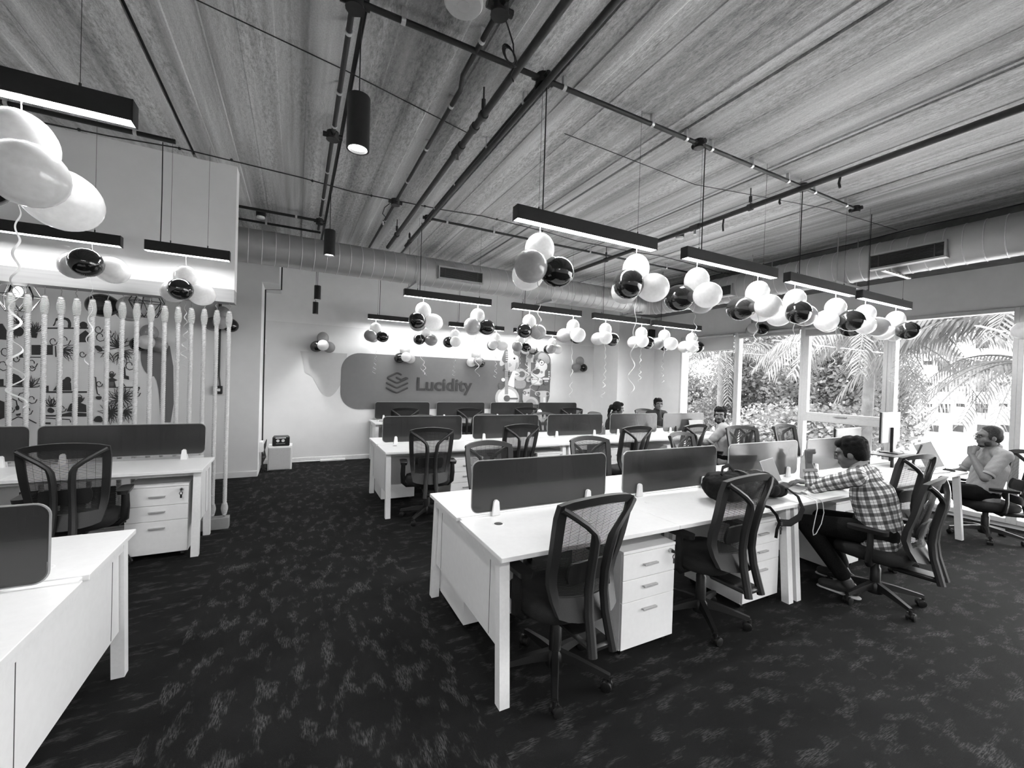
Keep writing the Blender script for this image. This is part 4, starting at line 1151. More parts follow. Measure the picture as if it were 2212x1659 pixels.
ords = 'first second third fourth fifth sixth seventh eighth ninth tenth eleventh twelfth thirteenth fourteenth fifteenth sixteenth'.split()
for i in range(16):
    x = -.623 - .1033*i; lab = 'thick white rope of the rope screen, %s from the aisle' % ords[i]
    if i == 0: rope.location = (x, 5.13, 0); rope['label'] = lab
    else: copy_tree(rope, ropek, (x, 5.13, 0), rnd.uniform(0, 6), lab)
t = thing('rope_rail', 'grey floor rail that anchors the ropes', 'rail', (-2.6, 5.13, 0))
MB().box(-2.4, 2.02, -.05, .05, 0, .115, .004).build('rail', M['rail'], t)
# ================================================================== BALLOON CLUSTERS
def balloon_mesh():
    V = []; F = []; n = 22; prof = []
    for j in range(1, 17):
        a = PI*j/17; z = math.cos(a); r = math.sin(a)
        z2 = z*1.10 if z > 0 else z*1.22
        r2 = r*(1.0 if z > 0 else (1 - .10*(-z)**2))
        prof.append((r2, z2))
    V.append((0, 0, 1.10))
    for (r, z) in prof:
        for q in range(n): V.append((r*math.cos(2*PI*q/n), r*math.sin(2*PI*q/n), z))
    V.append((0, 0, -1.22)); m = len(prof)
    for q in range(n): F.append((0, 1+q, 1+(q+1) % n))
    for j in range(m-1):
        for q in range(n): F.append((1+j*n+q, 1+(j+1)*n+q, 1+(j+1)*n+(q+1) % n, 1+j*n+(q+1) % n))
    for q in range(n): F.append((1+(m-1)*n+q, len(V)-1, 1+(m-1)*n+(q+1) % n))
    return MB().add(V, F)
BM = {}
def balloon(c, r, d, parent, sq=1.0):
    key = c
    if key not in BM:
        o = balloon_mesh().build('balloon', M[c], parent, 60); BM[key] = o.data
        kk = MB().lathe([(.05, -1.21), (.06, -1.25), (.11, -1.32)], 8).build('knot', M[c], o, 60); BM[key+'k'] = kk.data
    else:
        o = bpy.data.objects.new('balloon', BM[key]); COL.objects.link(o); o.parent = parent
        kk = bpy.data.objects.new('knot', BM[key+'k']); COL.objects.link(kk); kk.parent = o
    return o
RB = {}
def ribbon(parent, loc, var, L, rz):
    key = (var, L)
    if key not in RB:
        rr = random.Random(var*31+7); pts = []; n = 120
        for i in range(n):
            s_ = i/(n-1); amp = .006 + .028*s_**1.3; ph = s_*(9 + 5*var) + var
            pts.append((amp*math.sin(ph*2) + .02*math.sin(s_*4+var), amp*math.cos(ph*2)*.8, -L*s_))
        o = MB().tube(pts, (.0040, .0008), 4, flat=(1, 0, 0)).build('ribbon', M['ribbon'], parent, 60); RB[key] = o.data
    else:
        o = bpy.data.objects.new('ribbon', RB[key]); COL.objects.link(o); o.parent = parent
    o.location = loc; o.rotation_euler = (0, 0, rz)
W, G, P_, K = 'b_white', 'b_grey', 'b_pale', 'b_black'
def cluster(x, y, z, cols, rot, label, group, r=.102, rib=0.55, top=True, string=.06, spread=1.0):
    """z = where the string is tied; cols = (top, a, b, c): three balloons round the knot, the first faces rot degrees"""
    t = thing('balloon_cluster', label, 'balloons', (x, y, z), 0, group)
    rr = random.Random(label)
    zk = -string - 1.95*r - .02
    MB().tube([(0, 0, 0), (.004, .003, zk*.5), (0, 0, zk)], .0018, 4).build('string', M['ribbon'], t)
    if cols[0]:
        b = balloon(cols[0], r, None, t); b.location = (0, 0, -string - r*1.02); b.scale = (r*.96,)*3; b.rotation_euler = (rr.uniform(-.2, .2), rr.uniform(-.2, .2), 0)
    for i, c in enumerate(cols[1:]):
        if c is None: continue
        a = math.radians(rot + 120*i); rad = r*rr.uniform(.98, 1.08)
        d = Vector((math.cos(a), math.sin(a), -.12)).normalized()
        b = balloon(c, rad, None, t)
        b.location = Vector((0, 0, zk - r*.08)) + d*rad*1.22*spread; b.scale = (rad,)*3
        b.rotation_euler = d.to_track_quat('Z', 'Y').to_euler()
    if rib: ribbon(t, (0, 0, zk - r*.8), rr.choice((1, 2, 3)), round(rib, 2), rr.uniform(0, 6))
    return t
GB = 'black and white balloon clusters'
# angles: the camera looks along about (.5,.87); 240 faces it, 330 lies to its right, 150 to its left
zl = LZ + .004
row1 = [(1.40, (P_, G, K, W), 215, 'aisle end of the first lamp'), (2.24, (W, K, W, P_), 205, 'window end of the first lamp'),
        (2.90, (P_, W, G, K), 262, 'aisle end of the second lamp'), (3.70, (P_, P_, W, K), 258, 'window end of the second lamp'),
        (4.28, (P_, K, G, W), 225, 'aisle end of the third lamp'), (5.02, (P_, K, P_, W), 292, 'window end of the third lamp'),
        (5.64, (P_, W, G, K), 205, 'aisle end of the last lamp'), (6.36, (P_, K, P_, W), 262, 'window end of the last lamp')]
for i, (x, c, a, w_) in enumerate(row1):
    cluster(x, 2.39, zl, c, a, 'cluster of balloons tied to the %s over the backpack bench' % w_, GB, .102, .75 if i in (0, 1) else .55)
row2 = [(1.44, (P_, K, W, G), 222, 'aisle end of the first lamp'), (2.20, (P_, G, K, P_), 218, 'window end of the first lamp'),
        (3.02, (P_, K, G, None), 210, 'aisle end of the second lamp'), (3.80, (P_, W, K, G), 270, 'window end of the second lamp'),
        (4.44, (P_, W, K, P_), 235, 'aisle end of the third lamp'), (5.22, (P_, W, K, P_), 235, 'window end of the third lamp'),
        (5.76, (P_, W, K, G), 280, 'aisle end of the last lamp'), (6.46, (P_, W, K, P_), 225, 'window end of the last lamp')]
for i, (x, c, a, w_) in enumerate(row2):
    cluster(x, 5.385, zl, c, a, 'cluster of balloons tied to the %s over the middle bench' % w_, GB, .105, .62 if i not in (3, 4) else .9)
row3 = [(1.27, (P_, G, K, P_), 220, 'aisle end of the first lamp'), (2.18, (P_, K, G, None), 205, 'window end of the first lamp'),
        (2.80, (P_, W, None, K), 255, 'aisle end of the second lamp'), (3.70, (P_, P_, W, K), 220, 'window end of the second lamp'),
        (4.28, (P_, G, K, None), 215, 'aisle end of the last lamp'), (5.10, (P_, G, W, K), 225, 'window end of the last lamp')]
for i, (x, c, a, w_) in enumerate(row3):
    cluster(x, 8.0, zl, c, a, 'cluster of balloons tied to the %s over the wall bench' % w_, GB, .105, .62)
# left side of the aisle
cluster(-.965, 2.32, zl, (G, P_, W, K), 300, 'cluster of big balloons tied to the lamp over the left bench across the aisle', GB, .115, .8, string=.055)
cluster(-1.53, 4.70, zl, (None, K, P_, G), 275, 'cluster of balloons tied to the long lamp at the rope screen bulkhead', GB, .108, .75, string=-.06)
cluster(-.905, 4.70, zl, (P_, K, W, P_), 265, 'cluster of balloons tied to the short lamp at the rope screen bulkhead', GB, .095, .62, string=.10)
cluster(-1.92, 6.75, ZC, (None, K, G, P_), 200, 'cluster of balloons hanging in the dim room behind the ropes', GB, .135, 0, string=1.0)
# clusters taped to walls
def wallcluster(x, y, z, nrm, cols, label, r=.105):
    """four balloons fixed flat against a wall with normal nrm"""
    t = thing('balloon_cluster', label, 'balloons', (x, y, z), 0, GB)
    n = Vector(nrm); u = Vector((0, 0, 1)); s_ = u.cross(n)
    for i, (a, f, dx, dz) in enumerate(((90, .55, 0, 1), (205, .5, 0, 0), (335, .5, 0, 0), (270, 1.45, 0, 0))):
        c = cols[i]
        if c is None: continue
        aa = math.radians(a); rad = r*(.95 if i < 3 else .92); k_ = 1.05 if i < 3 else .25
        d = (s_*math.cos(aa) + u*math.sin(aa))
        b = balloon(c, rad, None, t); b.location = d*r*k_ + n*(r*.98 if i < 3 else r*2.1); b.scale = (rad,)*3
        b.rotation_euler = (d if i < 3 else n).to_track_quat('Z', 'Y').to_euler()
    return t
wallcluster(.41, YB-.015, 2.14, (0, -1, 0), (G, K, G, W), 'balloon cluster taped to the bare wall beside the cylinder lamps')
wallcluster(1.89, YB-.015, 2.01, (0, -1, 0), (P_, K, P_, W), 'balloon cluster taped above the stacked chevron emblem')
wallcluster(3.40, YB-.015, 2.00, (0, -1, 0), (P_, W, K, G), 'balloon cluster taped at the end of the wall lettering')
wallcluster(4.70, YB-.015, 2.34, (0, -1, 0), (P_, W, K, G), 'balloon cluster taped above the musicians mural')
wallcluster(6.12, YB-.015, 2.00, (0, -1, 0), (G, G, K, None), 'balloon cluster taped to the wall near the white pier')
wallcluster(-1.80, 7.475, 1.98, (0, -1, 0), (G, K, G, W), 'balloon cluster taped over the dark painted shape behind the ropes')
wallcluster(-.98, 7.475, 2.32, (0, -1, 0), (G, G, K, P_), 'balloon cluster taped over the conduit drop behind the ropes')
wallcluster(XR-.10, 4.85, 2.72, (-1, 0, 0), (G, G, K, W), 'balloon cluster taped to the window wall above a roller blind')
wallcluster(XR-.036, 1.56, 2.43, (-1, 0, 0), (G, W, K, None), 'balloon cluster taped to the last mullion beside the bright window')
# ================================================================== OUTSIDE THE WINDOWS
def on_x(px, py, X):
    cp, sp, cy, sy = math.cos(CAM_PIT), math.sin(CAM_PIT), math.cos(CAM_YAW), math.sin(CAM_YAW)
    fw = Vector((sy*cp, cy*cp, sp)); r = Vector((cy, -sy, 0)); u = r.cross(fw)
    r2 = r*math.cos(CAM_ROLL) + u*math.sin(CAM_ROLL); u2 = u*math.cos(CAM_ROLL) - r*math.sin(CAM_ROLL)
    d = fw*CAM_F + r2*(px-1106) - u2*(py-829.5); t = X/d.x
    return Vector((X, d.y*t, CAM_H + d.z*t))
ZG = -3.2
M['ground'] = pm('sunlit_paving', .62, .9, var=.05, scale=.6)
M['facade'] = None
def brickmat():
    m = pm('whitewashed_brick', .5, .9); nt = m.node_tree; bs = nt.nodes['Principled BSDF']
    tc = nt.nodes['Texture Coordinate']; mp = nt.nodes.new('ShaderNodeMapping'); mp.inputs['Rotation'].default_value = (PI/2, 0, PI/2)
    br = nt.nodes.new('ShaderNodeTexBrick'); br.inputs['Scale'].default_value = 1.0
    br.inputs['Color1'].default_value = g(.50); br.inputs['Color2'].default_value = g(.44); br.inputs['Mortar'].default_value = g(.30)
    br.inputs['Mortar Size'].default_value = .02; br.inputs['Brick Width'].default_value = 1.1; br.inputs['Row Height'].default_value = .42
    sx = nt.nodes.new('ShaderNodeSeparateXYZ'); cx = nt.nodes.new('ShaderNodeCombineXYZ')
    nt.links.new(tc.outputs['Object'], sx.inputs[0]); nt.links.new(sx.outputs['Y'], cx.inputs['X']); nt.links.new(sx.outputs['Z'], cx.inputs['Y'])
    nt.links.new(cx.outputs[0], br.inputs['Vector']); nt.links.new(br.outputs['Color'], bs.inputs['Base Color'])
    return m
M['facade'] = brickmat()
M['stone'] = pm('rubble_stone', .18, .9, var=.35, scale=1.6, bump=.3)
M['ledge'] = pm('painted_ledge', .55, .8)
M['dark_win'] = pm('dim_window_opening', .022, .9, var=.2, scale=2, spec=0.0)
M['grille'] = pm('window_grille', .05, .8, spec=0.0)
def leafmat(name, c, tr=.35):
    m = pm(name, c, .55, var=.35, scale=1.3); nt = m.node_tree; bs = nt.nodes['Principled BSDF']; out = nt.nodes['Material Output']
    tl = nt.nodes.new('ShaderNodeBsdfTranslucent'); tl.inputs[0].default_value = g(c*1.3); mx = nt.nodes.new('ShaderNodeMixShader'); mx.inputs[0].default_value = tr
    nt.links.new(bs.outputs[0], mx.inputs[1]); nt.links.new(tl.outputs[0], mx.inputs[2]); nt.links.new(mx.outputs[0], out.inputs[0]); return m
M['leaf'] = leafmat('broad_leaf', .060); M['leaf_pale'] = leafmat('pale_leaf', .092); M['palm'] = leafmat('palm_leaflet', .038); M['palm_pale'] = leafmat('pale_palm_leaflet', .068)
M['bark'] = pm('tree_bark', .05, .9, var=.3, scale=4)
gr = MB().box(XR+.4, 95, -60, 80, ZG-.3, ZG).build('ground', M['ground']); gr['kind'] = 'structure'

XB = 62.0
def building():
    p0 = on_x(1966, 900, XB); t = thing('apartment_building', 'pale brick apartment building with barred windows across the road', 'building', (XB, 0, 0))
    yl = on_x(1960, 850, XB).y; yr = on_x(2420, 850, XB).y
    MB().box(0, 8, yr, yl, ZG, 22).build('facade', M['facade'], t)
    C = lambda x, y: on_x(1820 + x/5.643, 640 + y/5.643, XB)
    for (ya, yb) in ((742, 775), (1254, 1272), (1508, 1530)):
        a = C(1500, ya).z; b = C(1500, yb).z
        MB().box(-.35, 0, yr, yl, b, a).build('ledge', M['ledge'], t)
    zt = C(1500, 1545).z; MB().box(-.2, 0, yr, yl, ZG, zt).build('plinth', M['stone'], t)
    for x in (1120, 1420, 1720, 2010, 2240):
        a = C(x, 1610); MB().box(-.26, -.19, a.y-.4, a.y+.4, a.z-.35, a.z+.35).build('vent', M['dark_win'], t)
    for (r, yc) in enumerate((300, 572, 850, 1108, 1366)):
        for (c, (xc, wide)) in enumerate(((1040, 0), (1240, 1), (1440, 0), (1700, 1), (1960, 0), (2190, 1), (2420, 0))):
            hw, hh = (70, 60) if wide else (52, 23); yy = yc if wide else yc - 38
            a = C(xc-hw, yy-hh); b = C(xc+hw, yy+hh)
            if b.y > yl - .2 or b.y < yr: continue
            y0, y1, z0, z1 = b.y, a.y, b.z, a.z
            w = MB().box(-.05, .05, y0, y1, z0, z1).build('window_opening', M['dark_win'], t)
            MB().box(-.18, -.02, y0-.2, y1+.2, z1, z1+.22).build('lintel', M['ledge'], w)
            if wide:
                for k_ in range(1, 5): MB().box(-.12, -.06, y0+(y1-y0)*k_/5-.035, y0+(y1-y0)*k_/5+.035, z0, z1).build('grille_bar', M['grille'], w)
                MB().box(-.13, -.05, y0, y1, (z0+z1)/2-.05, (z0+z1)/2+.05).build('grille_rail', M['grille'], w)
            else: MB().box(-.12, -.06, (y0+y1)/2-.04, (y0+y1)/2+.04, z0, z1).build('mullion', M['grille'], w)
building()

def leaves(mb, c, rad, n, size, rr, shell=.45):
    for _ in range(n):
        d = Vector((rr.gauss(0, 1), rr.gauss(0, 1), rr.gauss(0, 1))).normalized(); k_ = shell + (1-shell)*rr.random()
        p = Vector((c[0] + d.x*rad[0]*k_, c[1] + d.y*rad[1]*k_, c[2] + d.z*rad[2]*k_))
        a = Vector((rr.uniform(-1, 1), rr.uniform(-1, 1), rr.uniform(-.9, .5))).normalized(); b = a.orthogonal().normalized()
        b = (Matrix.Rotation(rr.uniform(0, 6.28), 3, a) @ b); L = size*rr.uniform(.7, 1.3); w_ = L*.30
        mb.add([p, p + a*L*.45 + b*w_, p + a*L, p + a*L*.45 - b*w_], [(0, 1, 2, 3)])
def tree(label, px, py, X, rad, n, mat, seed, size=.19, trunk=True):
    n = int(n*2.6)
    rr = random.Random(seed); c = on_x(px, py, X)
    t = thing('broadleaf_tree', label, 'tree', (c.x, c.y, ZG), 0, 'leafy trees outside the windows')
    top = c.z - ZG; mb = MB()
    for q in range(9):
        o = Vector((rr.uniform(-.6, .6)*rad[0], rr.uniform(-.6, .6)*rad[1], rr.uniform(-.6, .6)*rad[2]))
        leaves(mb, (o.x, o.y, top + o.z), (rad[0]*.55, rad[1]*.55, rad[2]*.5), n//9, size, rr, .3)
    mb.build('foliage', mat, t, None, 'stuff')
    MB().tube([(0, 0, 0), (.1, .15, top*.4), (0, .3, top*.8), (.2, .2, top)], [.20, .17, .12, .05], 8).build('trunk', M['bark'], t, 60)
    for q in range(5):
        a = rr.uniform(0, 6.28); z = top*rr.uniform(.45, .8)
        MB().tube([(.05, .2, z), (rad[0]*.4*math.cos(a), rad[1]*.4*math.sin(a), z + rad[2]*.35), (rad[0]*.7*math.cos(a), rad[1]*.7*math.sin(a), z + rad[2]*.7)], [.09, .06, .02], 6).build('branch', M['bark'], t, 60)
tree('leafy tree outside the window beside the white pier', 1500, 830, 23, (3.2, 3.4, 3.6), 5200, M['leaf_pale'], 3)
tree('leafy tree with a forked trunk outside the second window from the pier', 1650, 820, 21, (3.0, 3.0, 3.6), 5200, M['leaf'], 4)
tree('leafy tree outside the window with the cross rail', 1800, 815, 20, (3.0, 2.6, 3.2), 5200, M['leaf_pale'], 5)
tree('leafy tree standing behind the mullion next to the brick building', 1925, 870, 24, (2.4, 2.3, 2.4), 3600, M['leaf'], 6)
tree('low leafy shrub tree under the window with the cross rail', 1720, 925, 16, (2.4, 3.6, 1.5), 3800, M['leaf_pale'], 7, .16)
tree('low leafy shrub tree under the window beside the pier', 1530, 925, 18, (2.4, 2.6, 1.6), 3400, M['leaf'], 8, .16)
tree('tall leafy tree rising behind the palms', 1690, 735, 27, (3.4, 4.5, 2.6), 5200, M['leaf'], 9, .22)

def frond(mb, o, az, L, rise, droop, rr, n=34, leaf=.62):
    d = Vector((math.cos(az), math.sin(az), 0)); P = []
    for i in range(13):
        s_ = i/12; P.append(Vector(o) + d*L*(s_ - .12*s_*s_) + Vector((0, 0, rise*s_*L - droop*L*s_*s_)))
    mb.tube(P, [.035*(1-.85*i/12) for i in range(13)], 5)
    side = Vector((-d.y, d.x, 0))
    for i in range(n):
        s_ = .10 + .89*i/(n-1); f = s_*12; a = min(11, int(f)); p = P[a].lerp(P[a+1], f-a); tg_ = (P[a+1]-P[a]).normalized()
        ll = leaf*(.55 + .9*math.sin(PI*min(1, s_*.9+.1))*.6)*L/3.0*rr.uniform(.85, 1.1)
        for sd in (-1, 1):
            v = (side*sd*.75 + tg_*.55 + Vector((0, 0, -.25 - .35*rr.random()))).normalized(); q1 = p + v*ll*.5
            v2 = (v + Vector((0, 0, -.75))).normalized(); q2 = q1 + v2*ll*.55; w_ = tg_*.030*L/3
            mb.add([p - w_*.5, p + w_*.5, q1 + w_, q1 - w_, q2], [(0, 1, 2, 3), (3, 2, 4)])
def palm(label, px, py, X, nf, L, seed, mat, arcs=None):
    rr = random.Random(seed); c = on_x(px, py, X); t = thing('palm_tree', label, 'palm', (c.x, c.y, ZG), 0, 'palms outside the windows')
    h = c.z - ZG
    MB().tube([(.3, .2, 0), (.15, .1, h*.4), (.02, 0, h*.8), (0, 0, h)], [.2, .16, .13, .12], 10).build('trunk', M['bark'], t, 60)
    for i in range(nf):
        az = (2*PI*i/nf + rr.uniform(-.2, .2)) if arcs is None else math.radians(arcs[i % len(arcs)] + rr.uniform(-6, 6))
        mb = MB(); frond(mb, (0, 0, h), az, L*rr.uniform(.85, 1.1), rr.uniform(.25, .75), rr.uniform(.65, 1.05), rr); mb.build('frond', mat, t, None, 'stuff')
palm('coconut palm whose crown shows in the window beside the pier', 1559, 765, 17, 14, 3.2, 21, M['palm'])
palm('coconut palm whose crown shows in the window with the cross rail', 1880, 738, 15, 15, 3.3, 22, M['palm_pale'])
palm('coconut palm with fronds hanging in front of the brick building', 2300, 700, 14, 15, 3.8, 23, M['palm'])
palm('coconut palm partly behind the mullion beside the brick building', 1935, 745, 19, 12, 3.4, 24, M['palm'])

palm('coconut palm at the edge of the last window by the duct end', 2275, 800, 13.5, 14, 2.7, 26, M['palm_pale'])
# ================================================================== THINGS ON AND AROUND THE DESKS
def remesh(mb, voxel, smooth=4, name='soft'):
    me = bpy.data.meshes.new(name); me.from_pydata(mb.v, [], mb.f); me.update()
    o = bpy.data.objects.new(name, me); COL.objects.link(o)
    r = o.modifiers.new('r', 'REMESH'); r.mode = 'VOXEL'; r.voxel_size = voxel
    if smooth: s_ = o.modifiers.new('s', 'SMOOTH'); s_.factor = .5; s_.iterations = smooth
    dg = bpy.context.evaluated_depsgraph_get(); dg.update()
    out = bpy.data.meshes.new_from_object(o.evaluated_get(dg)); bpy.data.objects.remove(o); bpy.data.meshes.remove(me)
    out.polygons.foreach_set('use_smooth', [True]*len(out.polygons)); out.name = name
    return out
def mesh_part(name, me, mat, parent):
    me.materials.clear(); me.materials.append(mat); o = bpy.data.objects.new(name, me); COL.objects.link(o); o.parent = parent; return o
def cap(mb, p0, r0, p1, r1, n=14):
    """tapered capsule"""
    p0, p1 = Vector(p0), Vector(p1); d = p1-p0; L = max(d.length, 1e-6); d = d/L
    pts = []; rad = []
    for k in range(5): a = -PI/2 + PI/2*k/5; pts.append(p0 + d*r0*math.sin(a)); rad.append(max(.0004, r0*math.cos(a)))
    pts.append(p0); rad.append(r0); pts.append(p1); rad.append(r1)
    for k in range(1, 6): a = PI/2*k/5; pts.append(p1 + d*r1*math.sin(a)); rad.append(max(.0004, r1*math.cos(a)))
    mb.tube(pts, rad, n)
# backpack lying on the desk
M['bag'] = pm('black_nylon', .006, .8, var=.4, scale=60, bump=.3, spec=.2)
t = thing('backpack', 'black backpack slumped on the desk with a strap hanging over the edge', 'backpack', (3.0, 2.02, TZ))
b = MB(); rr = random.Random(5)
b.ball((.06, .02, .085), (.31, .15, .085), 20, 12); b.ball((-.17, .02, .12), (.15, .14, .11), 18, 12); b.ball((.19, -.02, .11), (.17, .12, .10), 18, 12); b.ball((.02, .03, .12), (.2, .13, .085), 18, 12); b.ball((.34, -.05, .06), (.10, .10, .055), 14, 10)
for _ in range(16): b.ball((rr.uniform(-.25, .3), rr.uniform(-.10, .12), rr.uniform(.1, .17)), rr.uniform(.03, .055), 10, 8)
from mathutils import noise as mnoise
bm_ = remesh(b, .008, 2)
for v in bm_.vertices:
    c_ = v.co; k_ = mnoise.noise(Vector((c_.x*9, c_.y*14, c_.z*16)))*.016 + mnoise.noise(Vector((c_.x*26+5, c_.y*30, c_.z*34)))*.007
    v.co = c_ + Vector((c_.x*.3, c_.y*.6, c_.z-.07)).normalized()*k_
    if v.co.z < .002: v.co.z = .002
bm_.update()
mesh_part('bag_body', bm_, M['bag'], t)
def over(cx, rx, ry, rz, a0=15, a1=165, n=14): return [(cx, .02 + ry*math.cos(math.radians(a0+(a1-a0)*i/n)), .085 + rz*math.sin(math.radians(a0+(a1-a0)*i/n))) for i in range(n+1)]
MB().tube(over(.02, 0, .165, .135), (.004, .015), 6, flat=(0, 0, 1)).build('compression_strap', M['black'], t, 60)
MB().tube(over(.24, 0, .140, .122), (.004, .013), 6, flat=(0, 0, 1)).build('compression_strap', M['black'], t, 60)
MB().tube([(-.28 + .06*i, .09 - .012*abs(i-4), .165 + .035*math.sin(PI*i/9)) for i in range(10)], .0045, 6).build('zip', M['edge'], t, 60)
q = MB()
for k in range(6): q.ball((-.05 + .07*k, -.135 + .006*(k % 2), .10 + .02*math.sin(k)), (.05, .022, .045), 12, 8)
mesh_part('front_pocket', remesh(q, .009, 4), M['bag'], t)
MB().tube([(-.24, -.02, .215), (-.2, .0, .262), (-.12, .01, .272), (-.06, .01, .225)], (.006, .014), 8, flat=(0, 1, 0)).build('top_handle', M['bag'], t, 60)
MB().tube([(.30, -.06, .10), (.37, -.14, .09), (.385, -.21, .045), (.37, -.255, -.03), (.31, -.265, -.085), (.20, -.262, -.115), (.09, -.258, -.10)], [(.006, .024)]*7, 8, flat=(0, 0, 1)).build('shoulder_strap', M['bag'], t, 60)
MB().tube([(-.03, -.15, .02), (.0, -.235, .012), (.035, -.262, -.04), (.07, -.262, -.10), (.045, -.262, -.14), (.035, -.262, -.20)], [(.003, .011)]*6, 6, flat=(1, 0, 0)).build('webbing', M['bag'], t, 60)
MB().box(.075, .105, -.268, -.256, -.12, -.095, .003).build('buckle', M['black'], t)
MB().box(.10, .13, -.168, -.160, .12, .15, .003).build('zip_pull', M['steel_light'], t)
# laptops
M['laptop'] = pm('laptop_aluminium', .32, .4, metal=.4); M['scr'] = pm('laptop_display', .10, .6, var=.12, scale=5); M['keys'] = pm('dark_keys', .03, .6)
def laptop(label, loc, rz, ang=108, w=.33, d=.225, tint=None):
    t = thing('laptop', label, 'laptop', loc, rz)
    MB().box(-w/2, w/2, -d/2, d/2, 0, .014, .003).build('base', M['laptop'], t)
    for r in range(5):
        for c in range(12): pass
    kb = MB().box(-w*.44, w*.44, -.01, d*.40, .0141, .0155).build('keyboard', M['keys'], t)
    MB().box(-.05, .05, -d*.44, -.03, .0141, .0147).build('touchpad', M['laptop'], t)
    R_ = Matrix.Translation((0, d/2-.004, .013)) @ Matrix.Rotation(math.radians(90-ang), 4, 'X')
    lid = MB().box(-w/2, w/2, -.003, .003, 0, d*.98, .002).xf(R_).build('lid', M['laptop'], t)
    MB().box(-w/2+.008, w/2-.008, -.0042, -.003, .012, d*.96).xf(R_).build('display', tint or M['scr'], lid)
    return t
laptop('open laptop in front of the person in the checked shirt', (3.80, 2.10, TZ), math.radians(14), 112)
laptop('open pale laptop at the window end of the middle bench', (6.50, 5.12, TZ), math.radians(-6), 105, tint=M['ink5'])
t = thing('laptop', 'closed flat laptop by the mouse near the windows', 'laptop', (6.18, 1.98, TZ), math.radians(-8))
MB().box(-.16, .16, -.11, .11, 0, .010, .003).build('base', M['laptop'], t); MB().box(-.16, .16, -.11, .11, .0105, .018, .003).build('lid', M['laptop'], t)
t = thing('mouse', 'small dark mouse beside the closed laptop', 'mouse', (6.45, 1.90, TZ), .2)
mesh_part('shell', remesh(MB().ball((0, 0, .008), (.03, .052, .022), 16, 10).box(-.02, .02, -.04, .04, 0, .01), .004, 3), M['black'], t)
MB().tube([(-.004, .03, .028), (.004, .03, .028)], .006, 8).build('wheel', M['keys'], t)
# phone and its white charging lead
t = thing('phone', 'dark phone lying on the desk before the open laptop', 'phone', (3.66, 1.97, TZ), math.radians(62))
MB().box(-.037, .037, -.075, .075, 0, .008, .002).build('body', M['laptop'], t); MB().box(-.033, .033, -.070, .070, .008, .0086).build('glass', M['keys'], t)
t = thing('charging_cable', 'white charging cable looping over the desk edge', 'cable', (3.62, 1.86, TZ))
MB().tube([(.05, .09, .004), (.0, .0, .006), (-.03, -.05, .008), (-.045, -.085, -.004), (-.045, -.09, -.06), (-.075, -.09, -.15), (-.095, -.09, -.22), (-.085, -.09, -.255), (-.05, -.09, -.25), (.02, -.09, -.18), (.06, -.085, -.10), (.05, -.08, -.03), (.02, -.075, .002), (.0, -.05, .006), (.05, .02, .006), (.13, .10, .005)], .0032, 6).build('lead', M['white'], t, 60)
MB().box(.12, .145, .095, .115, 0, .01, .002).build('plug', M['white'], t)
# bottles
M['clear'] = acrylic('clear_bottle_plastic', .55, .55)
def bottle(label, loc, r, h, mat, capm):
    t = thing('water_bottle', label, 'bottle', loc)
    MB().lathe([(r*.9, 0), (r, .01), (r, h*.55), (r*.93, h*.6), (r, h*.65), (r*.95, h*.78), (r*.45, h*.9), (r*.42, h*.93)], 20).build('body', mat, t, 50)
    MB().lathe([(r*.5, h*.93), (r*.5, h*.995), (r*.46, h)], 16).build('cap', capm, t, 40)
bottle('clear water bottle with a pale cap behind the open laptop', (4.36, 2.28, TZ), .04, .25, M['clear'], M['white'])
bottle('black flask standing behind the third divider screen', (4.66, 2.56, TZ), .037, .28, M['black'], M['black'])
bottle('clear water bottle behind the pale laptop on the middle bench', (6.64, 5.55, TZ), .036, .25, M['clear'], M['white'])
bottle('white jug with a dark lid between screens of the wall bench', (4.93, 8.18, TZ), .055, .22, M['white'], M['black'])
bottle('dark small bottle on the middle bench beside the bearded person', (5.75, 5.05, TZ), .025, .16, M['black'], M['black'])
t = thing('tissue_box', 'dark tissue box with a white tissue between screens of the middle bench', 'tissue box', (4.50, 5.50, TZ))
MB().box(-.06, .06, -.06, .06, 0, .12, .004).build('box', M['ink2'], t)
tm = MB(); 
for k in range(5): cap(tm, (.01*(k-2), 0, .11), .012, (.022*(k-2), .01*(k % 2), .17 + .008*(k % 3)), .006)
mesh_part('tissue', remesh(tm, .005, 2), M['white'], t)
t = thing('network_box', 'small white network box at the aisle end of the wall bench', 'network box', (1.42, 8.05, TZ))
MB().box(-.07, .07, -.05, .05, 0, .03, .004).build('case', M['white'], t); MB().box(-.05, .05, -.052, -.05, .01, .02).build('ports', M['keys'], t)
# monitors with pale backs, riser, tablet easel
M['mon_back'] = pm('pale_monitor_back', .52, .45, var=.03)
def monitor(label, x0, x1, y, z0, z1, zb):
    c = (x0+x1)/2; h = (x1-x0)/2; t = thing('monitor', label, 'monitor', (c, y, zb), math.radians(4))
    MB().box(-h, h, -.002, .012, z0-zb, z1-zb, .003).build('back_cover', M['mon_back'], t)
    MB().box(-h-.002, h+.002, .012, .030, z0-zb-.002, z1-zb+.002, .003).build('bezel', M['black'], t)
    MB().box(-h+.01, h-.01, .0302, .031, z0-zb+.012, z1-zb-.01).build('display', M['scr'], t)
    MB().box(-.03, .03, -.03, 0, .0, (z0+z1)/2-zb, .006).build('stand_neck', M['black'], t)
    MB().box(-.11, .11, -.10, .08, 0, .012, .005).build('stand_foot', M['black'], t)
monitor('wide pale backed monitor behind the person in the checked shirt', 5.38, 6.02, 2.52, .86, 1.17, TZ)
monitor('tall pale backed monitor on the black riser near the windows', 6.10, 6.64, 2.39, 1.0, 1.36, .875)
